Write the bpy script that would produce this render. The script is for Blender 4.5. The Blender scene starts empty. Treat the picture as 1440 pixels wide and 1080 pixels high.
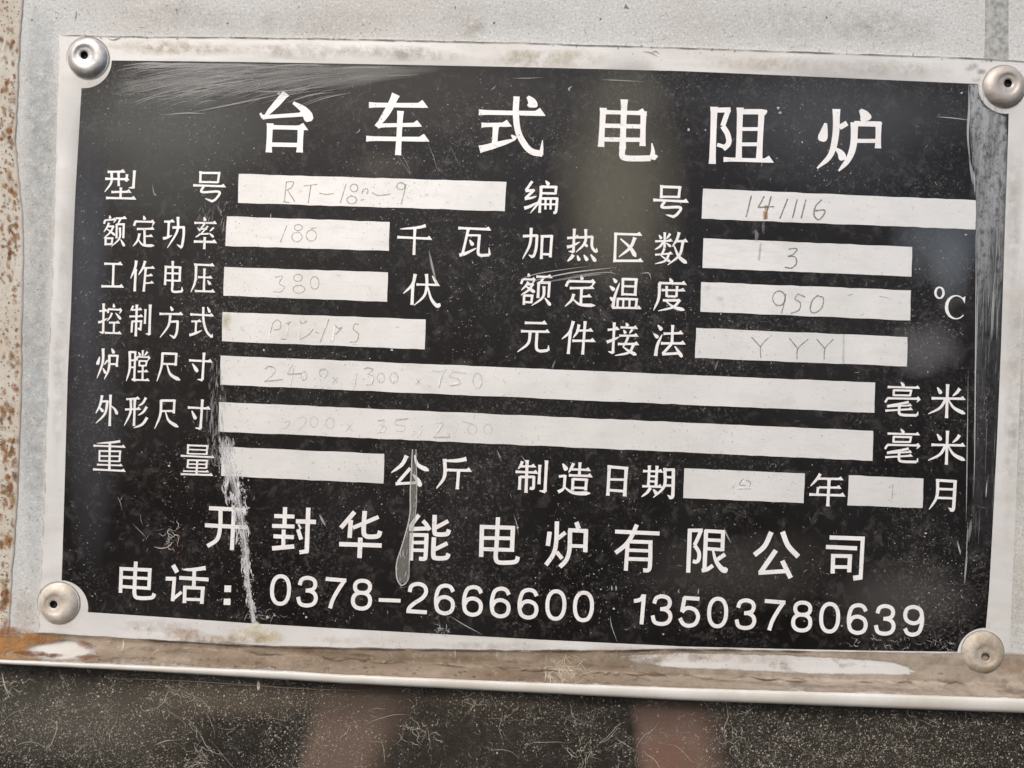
import bpy, math, random
import numpy as np
from mathutils import Matrix, Vector, noise
from mathutils.geometry import tessellate_polygon

random.seed(7)
rng = np.random.default_rng(7)
S = bpy.context.scene
COL = S.collection

# ------------------------------------------------------------------ camera
DIST, F = 0.238, 1080.0                       # metres to the casing, focal length in photo pixels
YAW, PITCH, ROLL = (math.radians(a) for a in (1.52018, -0.05732, -2.17931))
ROT = (Matrix.Rotation(YAW, 3, 'Z') @ Matrix.Rotation(PITCH, 3, 'X') @ Matrix.Rotation(ROLL, 3, 'Y'))
cam = bpy.data.cameras.new('camera')
cam.sensor_width = 36.0
cam.lens = F / 1440 * 36.0
cam.clip_start = 0.005
cam.clip_end = 100.0
co = bpy.data.objects.new('camera', cam)
COL.objects.link(co)
m = Matrix((ROT.col[0], ROT.col[2], -ROT.col[1])).transposed().to_4x4()
m.translation = (0, -DIST, 0)
co.matrix_world = m
S.camera = co

# ------------------------------------------------------------------ daylight
SUN_EL, SUN_AZ = math.radians(48), math.radians(-28)      # azimuth from straight in front of the casing
w = bpy.data.worlds.new('World')
S.world = w
w.use_nodes = True
nt = w.node_tree
nt.nodes.clear()
wo = nt.nodes.new('ShaderNodeOutputWorld')
bg = nt.nodes.new('ShaderNodeBackground')
sky = nt.nodes.new('ShaderNodeTexSky')
sky.sky_type = 'NISHITA'
sky.sun_disc = False
sky.sun_elevation = SUN_EL
sky.sun_rotation = math.pi - SUN_AZ
sky.air_density = 1.0
sky.dust_density = 4.2
sky.ozone_density = 1.0
bg.inputs['Strength'].default_value = 0.13
nt.links.new(sky.outputs[0], bg.inputs[0])
nt.links.new(bg.outputs[0], wo.inputs[0])
sl = bpy.data.lights.new('sun', 'SUN')
sl.energy = 1.5
sl.angle = math.radians(12)
sl.color = (1.0, 0.955, 0.90)
so = bpy.data.objects.new('sun', sl)
COL.objects.link(so)
sdir = Vector((math.sin(SUN_AZ) * math.cos(SUN_EL), -math.cos(SUN_AZ) * math.cos(SUN_EL), math.sin(SUN_EL)))
so.rotation_euler = sdir.to_track_quat('Z', 'Y').to_euler()
so.location = sdir * 2
S.view_settings.view_transform = 'Standard'
S.view_settings.look = 'None'
S.view_settings.exposure = 0.38
S.view_settings.gamma = 1.0
S.cycles.transparent_max_bounces = 40

# ------------------------------------------------------------------ helpers
MM = 0.001


def P(px, py, h=0.0):
    """Point of the photograph's pixel (px, py) on the plane h millimetres proud of the casing."""
    d = ROT @ Vector(((px - 720) / F, 1.0, -(py - 540) / F))
    t = (DIST - h * MM) / d.y
    return Vector((d.x * t, -h * MM, d.z * t))


def link(name, verts, faces, mat, parent=None, label=None, smooth=False, kind=None, cols=None):
    me = bpy.data.meshes.new(name)
    me.from_pydata([tuple(v) for v in verts], [], faces)
    if cols is not None:
        at = me.color_attributes.new('tint', 'FLOAT_COLOR', 'POINT')
        at.data.foreach_set('color', np.asarray(cols, np.float32).ravel())
    if smooth:
        me.polygons.foreach_set('use_smooth', [True] * len(me.polygons))
    me.materials.append(mat)
    me.update()
    o = bpy.data.objects.new(name, me)
    COL.objects.link(o)
    if parent:
        o.parent = parent
    if label:
        o['label'] = label
    if kind:
        o['kind'] = kind
    return o


class NT:
    """Small wrapper for building node materials."""
    def __init__(self, name):
        self.m = bpy.data.materials.new(name)
        self.m.use_nodes = True
        self.t = self.m.node_tree
        self.t.nodes.clear()
        self.out = self.n('ShaderNodeOutputMaterial')
        self.geo = self.n('ShaderNodeNewGeometry').outputs['Position']

    def n(self, typ, **kw):
        nd = self.t.nodes.new(typ)
        for k, v in kw.items():
            setattr(nd, k, v)
        return nd

    def put(self, sock, v):
        if hasattr(v, 'is_output'):
            self.t.links.new(v, sock)
        elif isinstance(v, (tuple, list)) and len(v) == 3 and sock.type == 'RGBA':
            sock.default_value = (*v, 1)
        else:
            sock.default_value = v

    def noise(self, scale, detail=4, rough=0.55, stretch=None, dist=0.0):
        src = self.geo
        if stretch:
            mp = self.n('ShaderNodeMapping')
            self.put(mp.inputs[0], src)
            mp.inputs['Scale'].default_value = stretch
            src = mp.outputs[0]
        nd = self.n('ShaderNodeTexNoise')
        self.put(nd.inputs['Vector'], src)
        nd.inputs['Scale'].default_value = scale
        nd.inputs['Detail'].default_value = detail
        nd.inputs['Roughness'].default_value = rough
        nd.inputs['Distortion'].default_value = dist
        return nd.outputs[0]

    def ramp(self, fac, lo, hi, a=0.0, b=1.0):
        nd = self.n('ShaderNodeMapRange')
        self.put(nd.inputs[0], fac)
        for i, v in zip((1, 2, 3, 4), (lo, hi, a, b)):
            nd.inputs[i].default_value = v
        return nd.outputs[0]

    def mix(self, fac, a, b):
        nd = self.n('ShaderNodeMix', data_type='RGBA')
        self.put(nd.inputs[0], fac)
        self.put(nd.inputs[6], a)
        self.put(nd.inputs[7], b)
        return nd.outputs[2]

    def math(self, op, a, b=0.0):
        nd = self.n('ShaderNodeMath', operation=op)
        self.put(nd.inputs[0], a)
        self.put(nd.inputs[1], b)
        return nd.outputs[0]

    def attr(self):
        return self.n('ShaderNodeVertexColor', layer_name='tint')

    def bump(self, height, strength=0.3, dist=0.0003):
        nd = self.n('ShaderNodeBump')
        nd.inputs['Strength'].default_value = strength
        nd.inputs['Distance'].default_value = dist
        self.put(nd.inputs['Height'], height)
        return nd.outputs[0]

    def bsdf(self, col, rough=0.5, metal=0.0, normal=None, alpha=None, spec=None):
        b = self.n('ShaderNodeBsdfPrincipled')
        self.put(b.inputs['Base Color'], col)
        self.put(b.inputs['Roughness'], rough)
        self.put(b.inputs['Metallic'], metal)
        if normal is not None:
            self.put(b.inputs['Normal'], normal)
        if alpha is not None:
            self.put(b.inputs['Alpha'], alpha)
        if spec is not None:
            self.put(b.inputs['Specular IOR Level'], spec)
        self.put(self.out.inputs[0], b.outputs[0])
        return self.m


# ------------------------------------------------------------------ materials
def mat_wall():
    k = NT('aged_grey_white_paint')
    big = k.noise(14, 5, .6)
    mid = k.noise(90, 6, .65)
    fine = k.noise(1500, 3, .6)
    c = k.mix(k.ramp(big, .38, .62), (.54, .555, .55), (.50, .485, .45))
    c = k.mix(k.ramp(mid, .5, .75, 0, .55), c, (.50, .50, .46))
    c = k.mix(k.ramp(fine, .52, .66, 0, .6), c, (.28, .27, .25))
    c = k.mix(k.ramp(k.noise(1100, 3, .6), .53, .66, 0, .5), c, (.76, .75, .72))
    c = k.mix(k.ramp(k.noise(650, 4, .7), .62, .72, 0, .7), c, (.22, .21, .19))
    return k.bsdf(c, k.ramp(mid, .3, .7, .5, .75), 0, k.bump(k.noise(900, 4, .6), .55, .0003))


def mat_flange():
    k = NT('stained_cream_paint')
    c = k.mix(k.ramp(k.noise(60, 6, .65), .35, .65), (.60, .58, .52), (.50, .44, .35))
    c = k.mix(k.ramp(k.noise(1000, 3, .6), .56, .72, 0, .6), c, (.30, .26, .2))
    r = k.noise(110, 8, .72)
    c = k.mix(k.ramp(r, .60, .70, 0, .85), c, (.27, .115, .045))
    c = k.mix(k.ramp(r, .70, .76), c, (.10, .045, .025))
    return k.bsdf(c, .75, 0, k.bump(k.noise(500, 5, .65), .5, .0004))


def mat_alu():
    k = NT('brushed_aluminium')
    st = k.noise(60, 5, .6, (1, 1, 14))
    c = k.mix(k.ramp(k.noise(22, 5, .6), .35, .68), (.71, .705, .69), (.60, .59, .565))
    c = k.mix(k.ramp(st, .55, .75, 0, .35), c, (.74, .74, .73))
    c = k.mix(k.ramp(k.noise(46, 7, .7, (.5, 1, 1.2)), .52, .72, 0, .55), c, (.50, .46, .39))
    c = k.mix(k.ramp(k.noise(420, 5, .7), .63, .74, 0, .6), c, (.42, .40, .36))
    return k.bsdf(c, k.ramp(st, .3, .7, .46, .62), .18, k.bump(k.noise(700, 4, .6, (1, 1, 5)), .12, .0002))


def mat_black():
    k = NT('black_enamel')
    cloud = k.noise(17, 5, .6)
    fine = k.noise(1300, 4, .75)
    med = k.noise(260, 6, .7, None, .6)
    c = k.mix(k.ramp(cloud, .4, .7, 0, .55), (.006, .005, .0052), (.016, .0145, .015))
    c = k.mix(k.ramp(med, .52, .74, 0, .5), c, (.10, .095, .09))
    c = k.mix(k.math('MULTIPLY', k.ramp(fine, .54, .68, 0, .75), k.ramp(k.noise(28, 4, .6), .46, .66, .03, .85)), c, (.2, .19, .18))
    return k.bsdf(c, k.ramp(cloud, .35, .7, .30, .48), 0, k.bump(k.noise(500, 4, .6), .10, .0002), None, .27)


def mat_letter():
    k = NT('bare_etched_aluminium')
    c = k.mix(k.ramp(k.noise(120, 5, .6), .35, .65), (.88, .865, .855), (.79, .77, .755))
    c = k.mix(k.ramp(k.noise(900, 4, .7), .60, .72, 0, .5), c, (.45, .43, .41))
    return k.bsdf(c, .5, .18, k.bump(k.noise(800, 3, .6), .1, .0001))


def mat_box():
    k = NT('matt_etched_field')
    c = k.mix(k.ramp(k.noise(38, 5, .6), .35, .65), (.80, .785, .77), (.70, .70, .675))
    grain = k.noise(420, 4, .65, (.22, 1, 1))
    c = k.mix(k.ramp(grain, .5, .72, 0, .45), c, (.60, .59, .57))
    c = k.mix(k.ramp(k.noise(120, 6, .7, (.6, 1, 1)), .56, .74, 0, .45), c, (.56, .53, .48))
    c = k.mix(k.ramp(k.noise(1100, 4, .7), .58, .72, 0, .4), c, (.45, .44, .42))
    c = k.mix(k.ramp(k.noise(760, 4, .7), .62, .74, 0, .5), c, (.84, .83, .81))
    return k.bsdf(c, k.ramp(grain, .3, .7, .38, .56), .28, k.bump(grain, .15, .0001))


def mat_rivet(name, ca, cb, metal, rough):
    k = NT(name)
    c = k.mix(k.ramp(k.noise(230, 7, .7), .40, .60), ca, cb)
    c = k.mix(k.ramp(k.noise(900, 4, .7), .60, .72, 0, .5), c, (.2, .17, .14))
    return k.bsdf(c, rough, metal, k.bump(k.noise(300, 5, .65), .5, .0004))


def mat_plain(name, c, rough=.8):
    k = NT(name)
    return k.bsdf(k.mix(k.ramp(k.noise(500), .4, .6), c, tuple(v * .6 for v in c)), rough)


def mat_mark():
    k = NT('scuff_dust_and_painted_light')
    a = k.attr()
    return k.bsdf(a.outputs['Color'], .85, 0, None, a.outputs['Alpha'], .2)


def mat_stain_tint():
    k = NT('broken_stain_and_tint')
    a = k.attr()
    n1 = k.noise(330, 7, .72)
    n2 = k.noise(75, 4, .6)
    al = k.math('MULTIPLY', a.outputs['Alpha'], k.ramp(n1, .36, .60))
    al = k.math('MULTIPLY', al, k.ramp(n2, .3, .6, .45, 1))
    c = k.mix(k.ramp(k.noise(260, 6, .7), .35, .65, 0, .5), a.outputs['Color'], (.12, .08, .05))
    return k.bsdf(c, .85, 0, None, al, .2)


def mat_scuff():
    """wear that follows the rubbing direction: vertical streaks"""
    k = NT('vertical_scuff')
    a = k.attr()
    n1 = k.noise(520, 5, .7, (1, 1, .12))
    n2 = k.noise(700, 5, .75, (1, 1, .6))
    al = k.math('MULTIPLY', a.outputs['Alpha'], k.ramp(n1, .30, .58, .35, 1))
    al = k.math('MULTIPLY', al, k.ramp(n2, .36, .52, .25, 1))
    return k.bsdf(a.outputs['Color'], .6, .1, None, al, .3)


def mat_rub():
    k = NT('broken_rub')
    a = k.attr()
    mp = k.n('ShaderNodeMapping')
    k.put(mp.inputs[0], k.geo)
    mp.inputs['Rotation'].default_value = (0, math.radians(9), 0)
    mp.inputs['Scale'].default_value = (.07, 1, 1)
    als = []
    for sc, lo, hi in ((620, .44, .66), (1500, .46, .64)):
        nd = k.n('ShaderNodeTexNoise')
        k.put(nd.inputs['Vector'], mp.outputs[0])
        nd.inputs['Scale'].default_value = sc
        nd.inputs['Detail'].default_value = 6
        nd.inputs['Roughness'].default_value = .7
        als.append(k.ramp(nd.outputs[0], lo, hi))
    al = k.math('MULTIPLY', k.math('MAXIMUM', als[0], als[1]), k.ramp(k.noise(70, 5, .65), .36, .58, .12, 1))
    al = k.math('MULTIPLY', al, a.outputs['Alpha'])
    return k.bsdf(a.outputs['Color'], .7, 0, None, al, .3)


def mat_grime():
    k = NT('caked_dirt')
    a = k.attr()
    n1 = k.noise(140, 7, .68)
    c = k.mix(k.ramp(n1, .4, .66, 0, .6), a.outputs['Color'], (.16, .12, .08))
    c = k.mix(k.ramp(k.noise(700, 5, .7), .56, .70, 0, .55), c, (.40, .36, .31))
    c = k.mix(k.ramp(k.noise(330, 6, .75), .60, .72, 0, .75), c, (.09, .06, .035))
    al = k.ramp(k.math('ADD', a.outputs['Alpha'], k.ramp(k.noise(210, 6, .7), .25, .75, -.42, .42)), .15, .95)
    return k.bsdf(c, .85, 0, k.bump(k.noise(420, 6, .65), .5, .0004), al, .25)


def mat_ledge():
    k = NT('white_ledge_paint')
    c = k.mix(k.ramp(k.noise(60, 5, .6), .35, .65), (.58, .57, .54), (.48, .455, .40))
    c = k.mix(k.ramp(k.noise(500, 5, .7), .64, .74, 0, .6), c, (.42, .36, .28))
    return k.bsdf(c, .38, 0, k.bump(k.noise(300, 4, .6), .2, .0003))


def mat_pane():
    k = NT('dark_dusty_gloss')
    big = k.noise(16, 4, .55)
    fine = k.noise(1700, 4, .8)
    mid = k.noise(420, 6, .75)
    c = k.mix(k.ramp(big, .36, .66), (.018, .016, .014), (.034, .029, .023))
    c = k.mix(k.ramp(mid, .50, .70, 0, .55), c, (.06, .053, .043))
    c = k.mix(k.ramp(fine, .56, .72, 0, .4), c, (.30, .27, .22))
    return k.bsdf(c, k.ramp(mid, .3, .7, .22, .5), 0, k.bump(mid, .2, .0002), None, .5)


M_WALL, M_FLANGE, M_ALU, M_BLACK = mat_wall(), mat_flange(), mat_alu(), mat_black()
M_LETTER, M_BOX, M_MARK, M_STAIN_TINT = mat_letter(), mat_box(), mat_mark(), mat_stain_tint()
M_SCUFF, M_GRIME, M_LEDGE, M_PANE = mat_scuff(), mat_grime(), mat_ledge(), mat_pane()
M_RUB = mat_rub()
M_BORE = mat_plain('dark_bore', (.012, .010, .009))
M_GREY = mat_plain('grey_primer', (.42, .43, .41))

# heights above the casing, mm
H_PLATE, H_BLACK, H_BOX, H_CHAR = 1.0, 1.03, 1.065, 1.07


def lerp_path(path, x, axis=0):
    """value of the other coordinate at x along a list of points sorted by the axis"""
    xs = [p[axis] for p in path]
    ys = [p[1 - axis] for p in path]
    return float(np.interp(x, xs, ys))


def poly_obj(name, pts, h, mat, parent, label=None, thick=0.0, chamfer=0.0):
    """flat polygon traced in photo pixels, with real thickness down to h - thick"""
    top = [P(x, y, h) for x, y in pts]
    tri = [tuple(t) for t in tessellate_polygon([[Vector((v.x, v.z, 0)) for v in top]])]
    n = len(top)
    verts = list(top)
    # keep the front facing the camera (-Y)
    a, b, c = (top[i] for i in tri[0])
    if (b - a).cross(c - a).y > 0:
        tri = [t[::-1] for t in tri]
    faces = list(tri)
    if thick:
        cen = sum(top, Vector()) / n
        verts += [Vector((v.x, v.y + thick * MM, v.z)) for v in top]
        area = sum(top[i].x * top[(i + 1) % n].z - top[(i + 1) % n].x * top[i].z for i in range(n))
        for i in range(n):
            j = (i + 1) % n
            f = (i, j, n + j, n + i)
            faces.append(f[::-1] if area > 0 else f)
    return link(name, verts, faces, mat, parent, label)


# ------------------------------------------------------------------ casing
def box_from(name, x0, x1, z0, z1, y0, y1, mat, parent=None):
    v = [(x, y, z) for x in (x0, x1) for y in (y0, y1) for z in (z0, z1)]
    f = [(0, 1, 3, 2), (4, 6, 7, 5), (0, 4, 5, 1), (2, 3, 7, 6), (0, 2, 6, 4), (1, 5, 7, 3)]
    return link(name, v, f, mat, parent)


casing = box_from('furnace_casing', -.34, .34, -.20, .26, 0.0, .003, M_WALL)
casing['label'] = 'grey-white painted steel casing of the furnace behind the nameplate, speckled and rust stained'
casing['category'] = 'casing'

# the rusty flange at the left: a strip 1.6 mm proud of the casing
edge = [(34, -60), (33, 0), (29, 50), (26, 100), (24, 150), (22, 200), (25, 240), (31, 290), (33, 340), (32, 400), (30, 480),
        (31, 520), (28, 600), (25, 680), (22, 740), (17, 800), (15, 850), (12, 890)]
dense = []
for (xa, ya), (xb, yb) in zip(edge, edge[1:]):
    for k in range(5):
        t = k / 5
        dense.append((xa + (xb - xa) * t + random.uniform(-.9, .9), ya + (yb - ya) * t))
dense.append(edge[-1])
v, f = [], []
for (x, y) in dense:
    v += [P(x - 260, y, .5), P(x - 4, y, .5), P(x - 1.5, y, .42), P(x, y, .25), P(x + 1.5, y, -.05)]
for i in range(len(dense) - 1):
    for k in range(4):
        a = i * 5 + k
        f.append((a, a + 5, a + 6, a + 1))
link('rusty_flange', v, f, M_FLANGE, casing, 'cream flange blotched with rust', smooth=True)

# ledge under the plate: top face, rounded nose, return
H_LEDGE, H_PANE = 10.0, 6.0
corner = [(-700, 832), (-150, 882), (0, 890), (54, 893), (200, 906), (480, 926), (720, 939), (960, 950), (1200, 958), (1440, 962), (1600, 964), (2200, 972)]
strip_t = [(-700, 868), (-150, 920), (0, 928), (200, 936), (400, 944), (480, 949), (720, 959), (960, 968), (1200, 975), (1440, 983), (1600, 989), (2200, 1006)]
strip_b = [(-700, 871), (-150, 924), (0, 934), (200, 944), (400, 956), (480, 961), (720, 973), (960, 985), (1200, 994), (1440, 1003), (1600, 1010), (2200, 1032)]
xs = np.linspace(-700, 2150, 286)
v, f = [], []
NR = 8
for x in xs:
    yc, yt, yb = lerp_path(corner, x), lerp_path(strip_t, x), lerp_path(strip_b, x)
    j = noise.noise(Vector((x * .03, 0, 0))) * .8 + noise.noise(Vector((x * .12, 3, 0))) * .4
    yt += j * .5
    yb += j * .3
    dy = yb - yt
    v += [P(x, yc, -.5), P(x, yt - .6, H_LEDGE - .9), P(x, yt + dy * .06, H_LEDGE - .35), P(x, yt + dy * .22, H_LEDGE),
          P(x, yt + dy * .75, H_LEDGE), P(x, yt + dy * .95, H_LEDGE - .4), P(x, yb, H_LEDGE - 1.0)]
    q = P(x, yb, H_LEDGE - 1.0)
    v.append(Vector((q.x, -(H_PANE - 1) * MM, q.z - .0001)))
for i in range(len(xs) - 1):
    for k in range(NR - 1):
        a = i * NR + k
        f.append((a, a + 1, a + NR + 1, a + NR))
ledge = link('ledge', v, f, M_LEDGE, casing, 'narrow white ledge with a bright rounded front edge', smooth=True)

# lower dark pane, set back under the ledge's nose
rim = [(float(x), lerp_path(strip_b, x) - 3) for x in np.linspace(-690, 2140, 66)]
v, f = [], []
for x, y in rim:
    q = P(x, y, H_LEDGE - 1.2)
    v += [Vector((q.x, -H_PANE * MM, q.z)), Vector((q.x, -H_PANE * MM, -.20)), Vector((q.x, -.002, q.z)), Vector((q.x, -.002, -.20))]
for i in range(len(rim) - 1):
    a = i * 4
    f += [(a + 1, a + 5, a + 4, a), (a, a + 4, a + 6, a + 2), (a + 1, a + 3, a + 7, a + 5)]
pane = link('dark_pane', v, f, M_PANE)
pane['label'] = 'dark glossy pane thick with dust and fibres below the white ledge'
pane['category'] = 'pane'

# ------------------------------------------------------------------ nameplate
def arc(cx, cy, r, a0, a1, n=14):
    return [(cx + r * math.cos(math.radians(a0 + (a1 - a0) * i / n)), cy + r * math.sin(math.radians(a0 + (a1 - a0) * i / n)))
            for i in range(n + 1)]


top_e = [(83, 49), (190, 51.3), (330, 52.3), (480, 54.5), (700, 59.5), (960, 67), (1160, 74), (1380, 82), (1453, 87)]
right_e = [(1453, 87), (1447, 250), (1437, 480), (1428, 720), (1418, 958)]
bot_e = [(1418, 958), (1285, 954), (960, 942), (720, 929), (480, 916), (300, 905), (160, 896.5), (54, 889)]
left_e = [(54, 889), (61, 740), (67, 560), (74, 380), (79, 220), (83, 49)]
outline = top_e[:-1] + right_e[:-1] + bot_e[:-1] + left_e[:-1]
plate = poly_obj('nameplate', outline, H_PLATE, M_ALU, None, None, thick=1.0)
plate['label'] = 'black and silver etched aluminium nameplate riveted to the grey furnace casing'
plate['category'] = 'nameplate'

blk = arc(118, 85, 39, 0, 95)                               # top-left notch, clockwise on screen
blk += [(111.4, 180), (106.2, 267), (102.6, 350), (99.6, 440), (95.2, 527), (91.5, 660), (88.5, 760), (86.6, 816)]
blk += arc(85, 855, 39, -87, 8.5)
blk += [(240, 868.5), (356, 876.7), (480, 884), (560, 888.5), (760, 899.5), (960, 909), (1100, 912.5), (1230, 915)]
blk += arc(1385, 922, 39, 188, 272)
blk += [(1391, 830), (1397, 720), (1403, 600), (1408, 480), (1412.5, 340), (1416, 240)]
blk += arc(1415, 120, 40, 85, 183)
blk += [(1363, 117.5), (1160, 108.5), (960, 100), (720, 94), (480, 89.5), (320, 86.8)]
poly_obj('black_field', blk, H_BLACK, M_BLACK, plate, thick=.03)

# ---------------- brush strokes
PROFILE = {
    'h': [(0, 1.12), (.10, .90), (.5, .84), (.85, .92), (1, .95)],
    'v': [(0, 1.22), (.09, 1.02), (.5, .92), (.9, 1.0), (1, 1.12)],
    'p': [(0, 1.2), (.1, 1.02), (.5, .95), (.8, .7), (1, .25)],
    'n': [(0, .45), (.35, .8), (.75, 1.25), (.88, 1.3), (1, .3)],
    'd': [(0, .35), (.3, .8), (.7, 1.25), (.9, 1.15), (1, .6)],
    'k': [(0, 1.0), (.5, .75), (1, .2)],
    's': [(0, 1), (1, 1)],
    'l': [(0, 1), (1, 1)],
}


def catmull(pts, n=8):
    if len(pts) < 3:
        a, b = pts
        return [(a[0] + (b[0] - a[0]) * i / n, a[1] + (b[1] - a[1]) * i / n) for i in range(n + 1)]
    q = [(2 * pts[0][0] - pts[1][0], 2 * pts[0][1] - pts[1][1])] + list(pts) + \
        [(2 * pts[-1][0] - pts[-2][0], 2 * pts[-1][1] - pts[-2][1])]
    out = []
    for i in range(1, len(q) - 2):
        for k in range(n):
            t = k / n
            o = []
            for c in (0, 1):
                a, b, d, e = q[i - 1][c], q[i][c], q[i + 1][c], q[i + 2][c]
                o.append(.5 * (2 * b + (d - a) * t + (2 * a - 5 * b + 4 * d - e) * t * t + (3 * b - a - 3 * d + e) * t ** 3))
            out.append(tuple(o))
    out.append(tuple(pts[-1]))
    return out


def ribbon(path, widths):
    """left and right outline of a stroke, mitred"""
    L, R = [], []
    n = len(path)
    for i, (x, y) in enumerate(path):
        def unit(a, b):
            dx, dy = b[0] - a[0], b[1] - a[1]
            l = math.hypot(dx, dy) or 1e-6
            return dx / l, dy / l
        if i == 0:
            d0 = d1 = unit(path[0], path[1])
        elif i == n - 1:
            d0 = d1 = unit(path[-2], path[-1])
        else:
            d0, d1 = unit(path[i - 1], path[i]), unit(path[i], path[i + 1])
        nx, ny = -(d0[1] + d1[1]), d0[0] + d1[0]
        l = math.hypot(nx, ny) or 1e-6
        nx, ny = nx / l, ny / l
        c = max(.5, nx * -d1[1] + ny * d1[0])
        hw = widths[i] / 2 / c
        L.append((x + nx * hw, y + ny * hw))
        R.append((x - nx * hw, y - ny * hw))
    return L, R


class Ink:
    """collects strokes of one character into one mesh"""
    def __init__(self, h):
        self.v, self.f, self.c, self.h = [], [], [], h

    def strip(self, path, widths, col=None, alphas=None):
        L, R = ribbon(path, widths)
        b = len(self.v)
        for i in range(len(L)):
            self.v += [P(*L[i], self.h + .0004 * i), P(*R[i], self.h + .0004 * i)]
            if col is not None:
                a = alphas[i] if alphas else 1
                self.c += [(*col, a), (*col, a)]
        for i in range(len(L) - 1):
            a = b + 2 * i
            self.f.append((a, a + 2, a + 3, a + 1))
        self.h += .0035 + .0004 * len(L)

    def tri(self, a, b, c):
        k = len(self.v)
        self.v += [P(*a, self.h), P(*b, self.h), P(*c, self.h)]
        self.f.append((k, k + 1, k + 2))
        self.h += .0035

    def stroke(self, kind, pts, w, serif=True):
        if kind == 'l':
            path = list(pts)
            ws = [w] * len(path)
        else:
            path = catmull(pts)
            n = len(path) - 1
            pr = PROFILE[kind]
            wob = random.uniform(.97, 1.04)
            ws = [w * wob * float(np.interp(i / n, [a for a, _ in pr], [b for _, b in pr])) for i in range(n + 1)]
        self.strip(path, ws)
        if kind == 'h' and serif:
            (ax, ay), (bx, by) = pts[0], pts[-1]
            l = math.hypot(bx - ax, by - ay)
            ux, uy = (bx - ax) / l, (by - ay) / l
            nx, ny = uy, -ux                          # up on screen
            e = min(w, l * .3)
            self.tri((bx - ux * e * 1.5 + nx * w * .3, by - uy * e * 1.5 + ny * w * .3),
                     (bx - ux * e * .35 + nx * w * 1.05, by - uy * e * .35 + ny * w * 1.05),
                     (bx + ux * e * .75 - nx * w * .45, by + uy * e * .75 - ny * w * .45))
            self.tri((bx - ux * e * 1.5 + nx * w * .3, by - uy * e * 1.5 + ny * w * .3),
                     (bx + ux * e * .75 - nx * w * .45, by + uy * e * .75 - ny * w * .45),
                     (bx - ux * e * 1.0 - nx * w * .42, by - uy * e * 1.0 - ny * w * .42))

    def done(self, name, mat, parent, label=None):
        # all faces toward the camera
        fs = []
        for t in self.f:
            a, b, c = self.v[t[0]], self.v[t[1]], self.v[t[2]]
            fs.append(t if (b - a).cross(c - a).y < 0 else tuple(reversed(t)))
        return link(name, self.v, fs, mat, parent, label, cols=self.c or None)


def glyph(name, label, text, origin, scale, w, serif=True, dx=0, dy=0):
    k = Ink(H_CHAR)
    for part in text.split(';'):
        tok = part.split()
        if not tok:
            continue
        kind, ws = tok[0][0], w
        if len(tok[0]) > 1:
            ws = w * float(tok[0][1:])
        pts = [tuple(float(u) for u in t.split(',')) for t in tok[1:]]
        pts = [(origin[0] + (x + dx) / scale, origin[1] + (y + dy) / scale) for x, y in pts]
        k.stroke(kind, pts, ws / scale, serif)
    return k.done(name, M_LETTER, plate, label)


ROWS = []
# title row -------------------------------------------------------------
A = ((340, 120), 5.142857)
ROWS.append(('title_character', A, 44, True, {
    '台': 'p1.15 320,55 250,135 165,225; l.9 150,215 135,222; h.72 150,230 455,210; d1.25 372,125 440,170 475,215 488,262; v1.0 205,275 195,485; h.8 190,302 455,308; v1.0 428,290 418,485; l.7 205,428 420,432',
    '车': 'h.85 920,142 1320,145; p1.15 1115,65 1070,160 1020,240 985,280; l.8 972,275 1005,300; h.72 990,290 1280,285; v.95 1148,185 1130,505; h.85 900,385 1330,390',
}))
B = ((640, 120), 4.8)
ROWS.append(('title_character', B, 42, True, {
    '式': 'h.85 160,182 585,190; h.75 178,268 360,265; v.9 275,275 265,410; p1.1 165,432 250,410 405,365; d.6 380,335 395,350 412,362; s1.0 415,75 410,190 425,310 470,400 520,448 590,462; k.7 580,470 585,425 590,370; d1.35 490,75 520,115 520,150',
    '电': 'v.95 1000,152 985,415; h.75 1000,180 1275,188; v.95 1272,175 1265,410; l.7 1010,272 1260,278; l.7 1005,365 1260,368; v1.0 1142,95 1130,430; s.95 1130,420 1128,475 1160,492 1240,494 1320,492; k.9 1325,500 1335,450 1328,390; l.5 1340,500 1362,472',
}))
C = ((970, 120), 4.8)
ROWS.append(('title_character', C, 42, True, {
    '阻': 'v1.0 165,145 152,530; l.8 165,168 275,165; l.8 262,160 222,275; s.85 222,275 255,330 262,390 225,430; l.6 235,415 185,400; v.95 340,150 330,500; l.85 325,178 485,178; v.95 485,165 468,500; d.7 480,165 500,178 518,188; l.6 345,295 465,295; l.6 345,398 465,398; h.75 228,500 545,508',
    '炉': 'd1.2 918,255 905,320 890,378; p1.05 990,160 985,330 950,470 860,560; l.85 1010,285 1062,255; d1.0 985,425 1020,460 1035,505; d1.45 1150,165 1180,200 1195,240; l.85 1110,258 1290,262; v.95 1275,250 1270,425; l.65 1120,375 1265,375; p1.1 1112,250 1105,400 1070,500 1005,578',
}))
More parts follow.
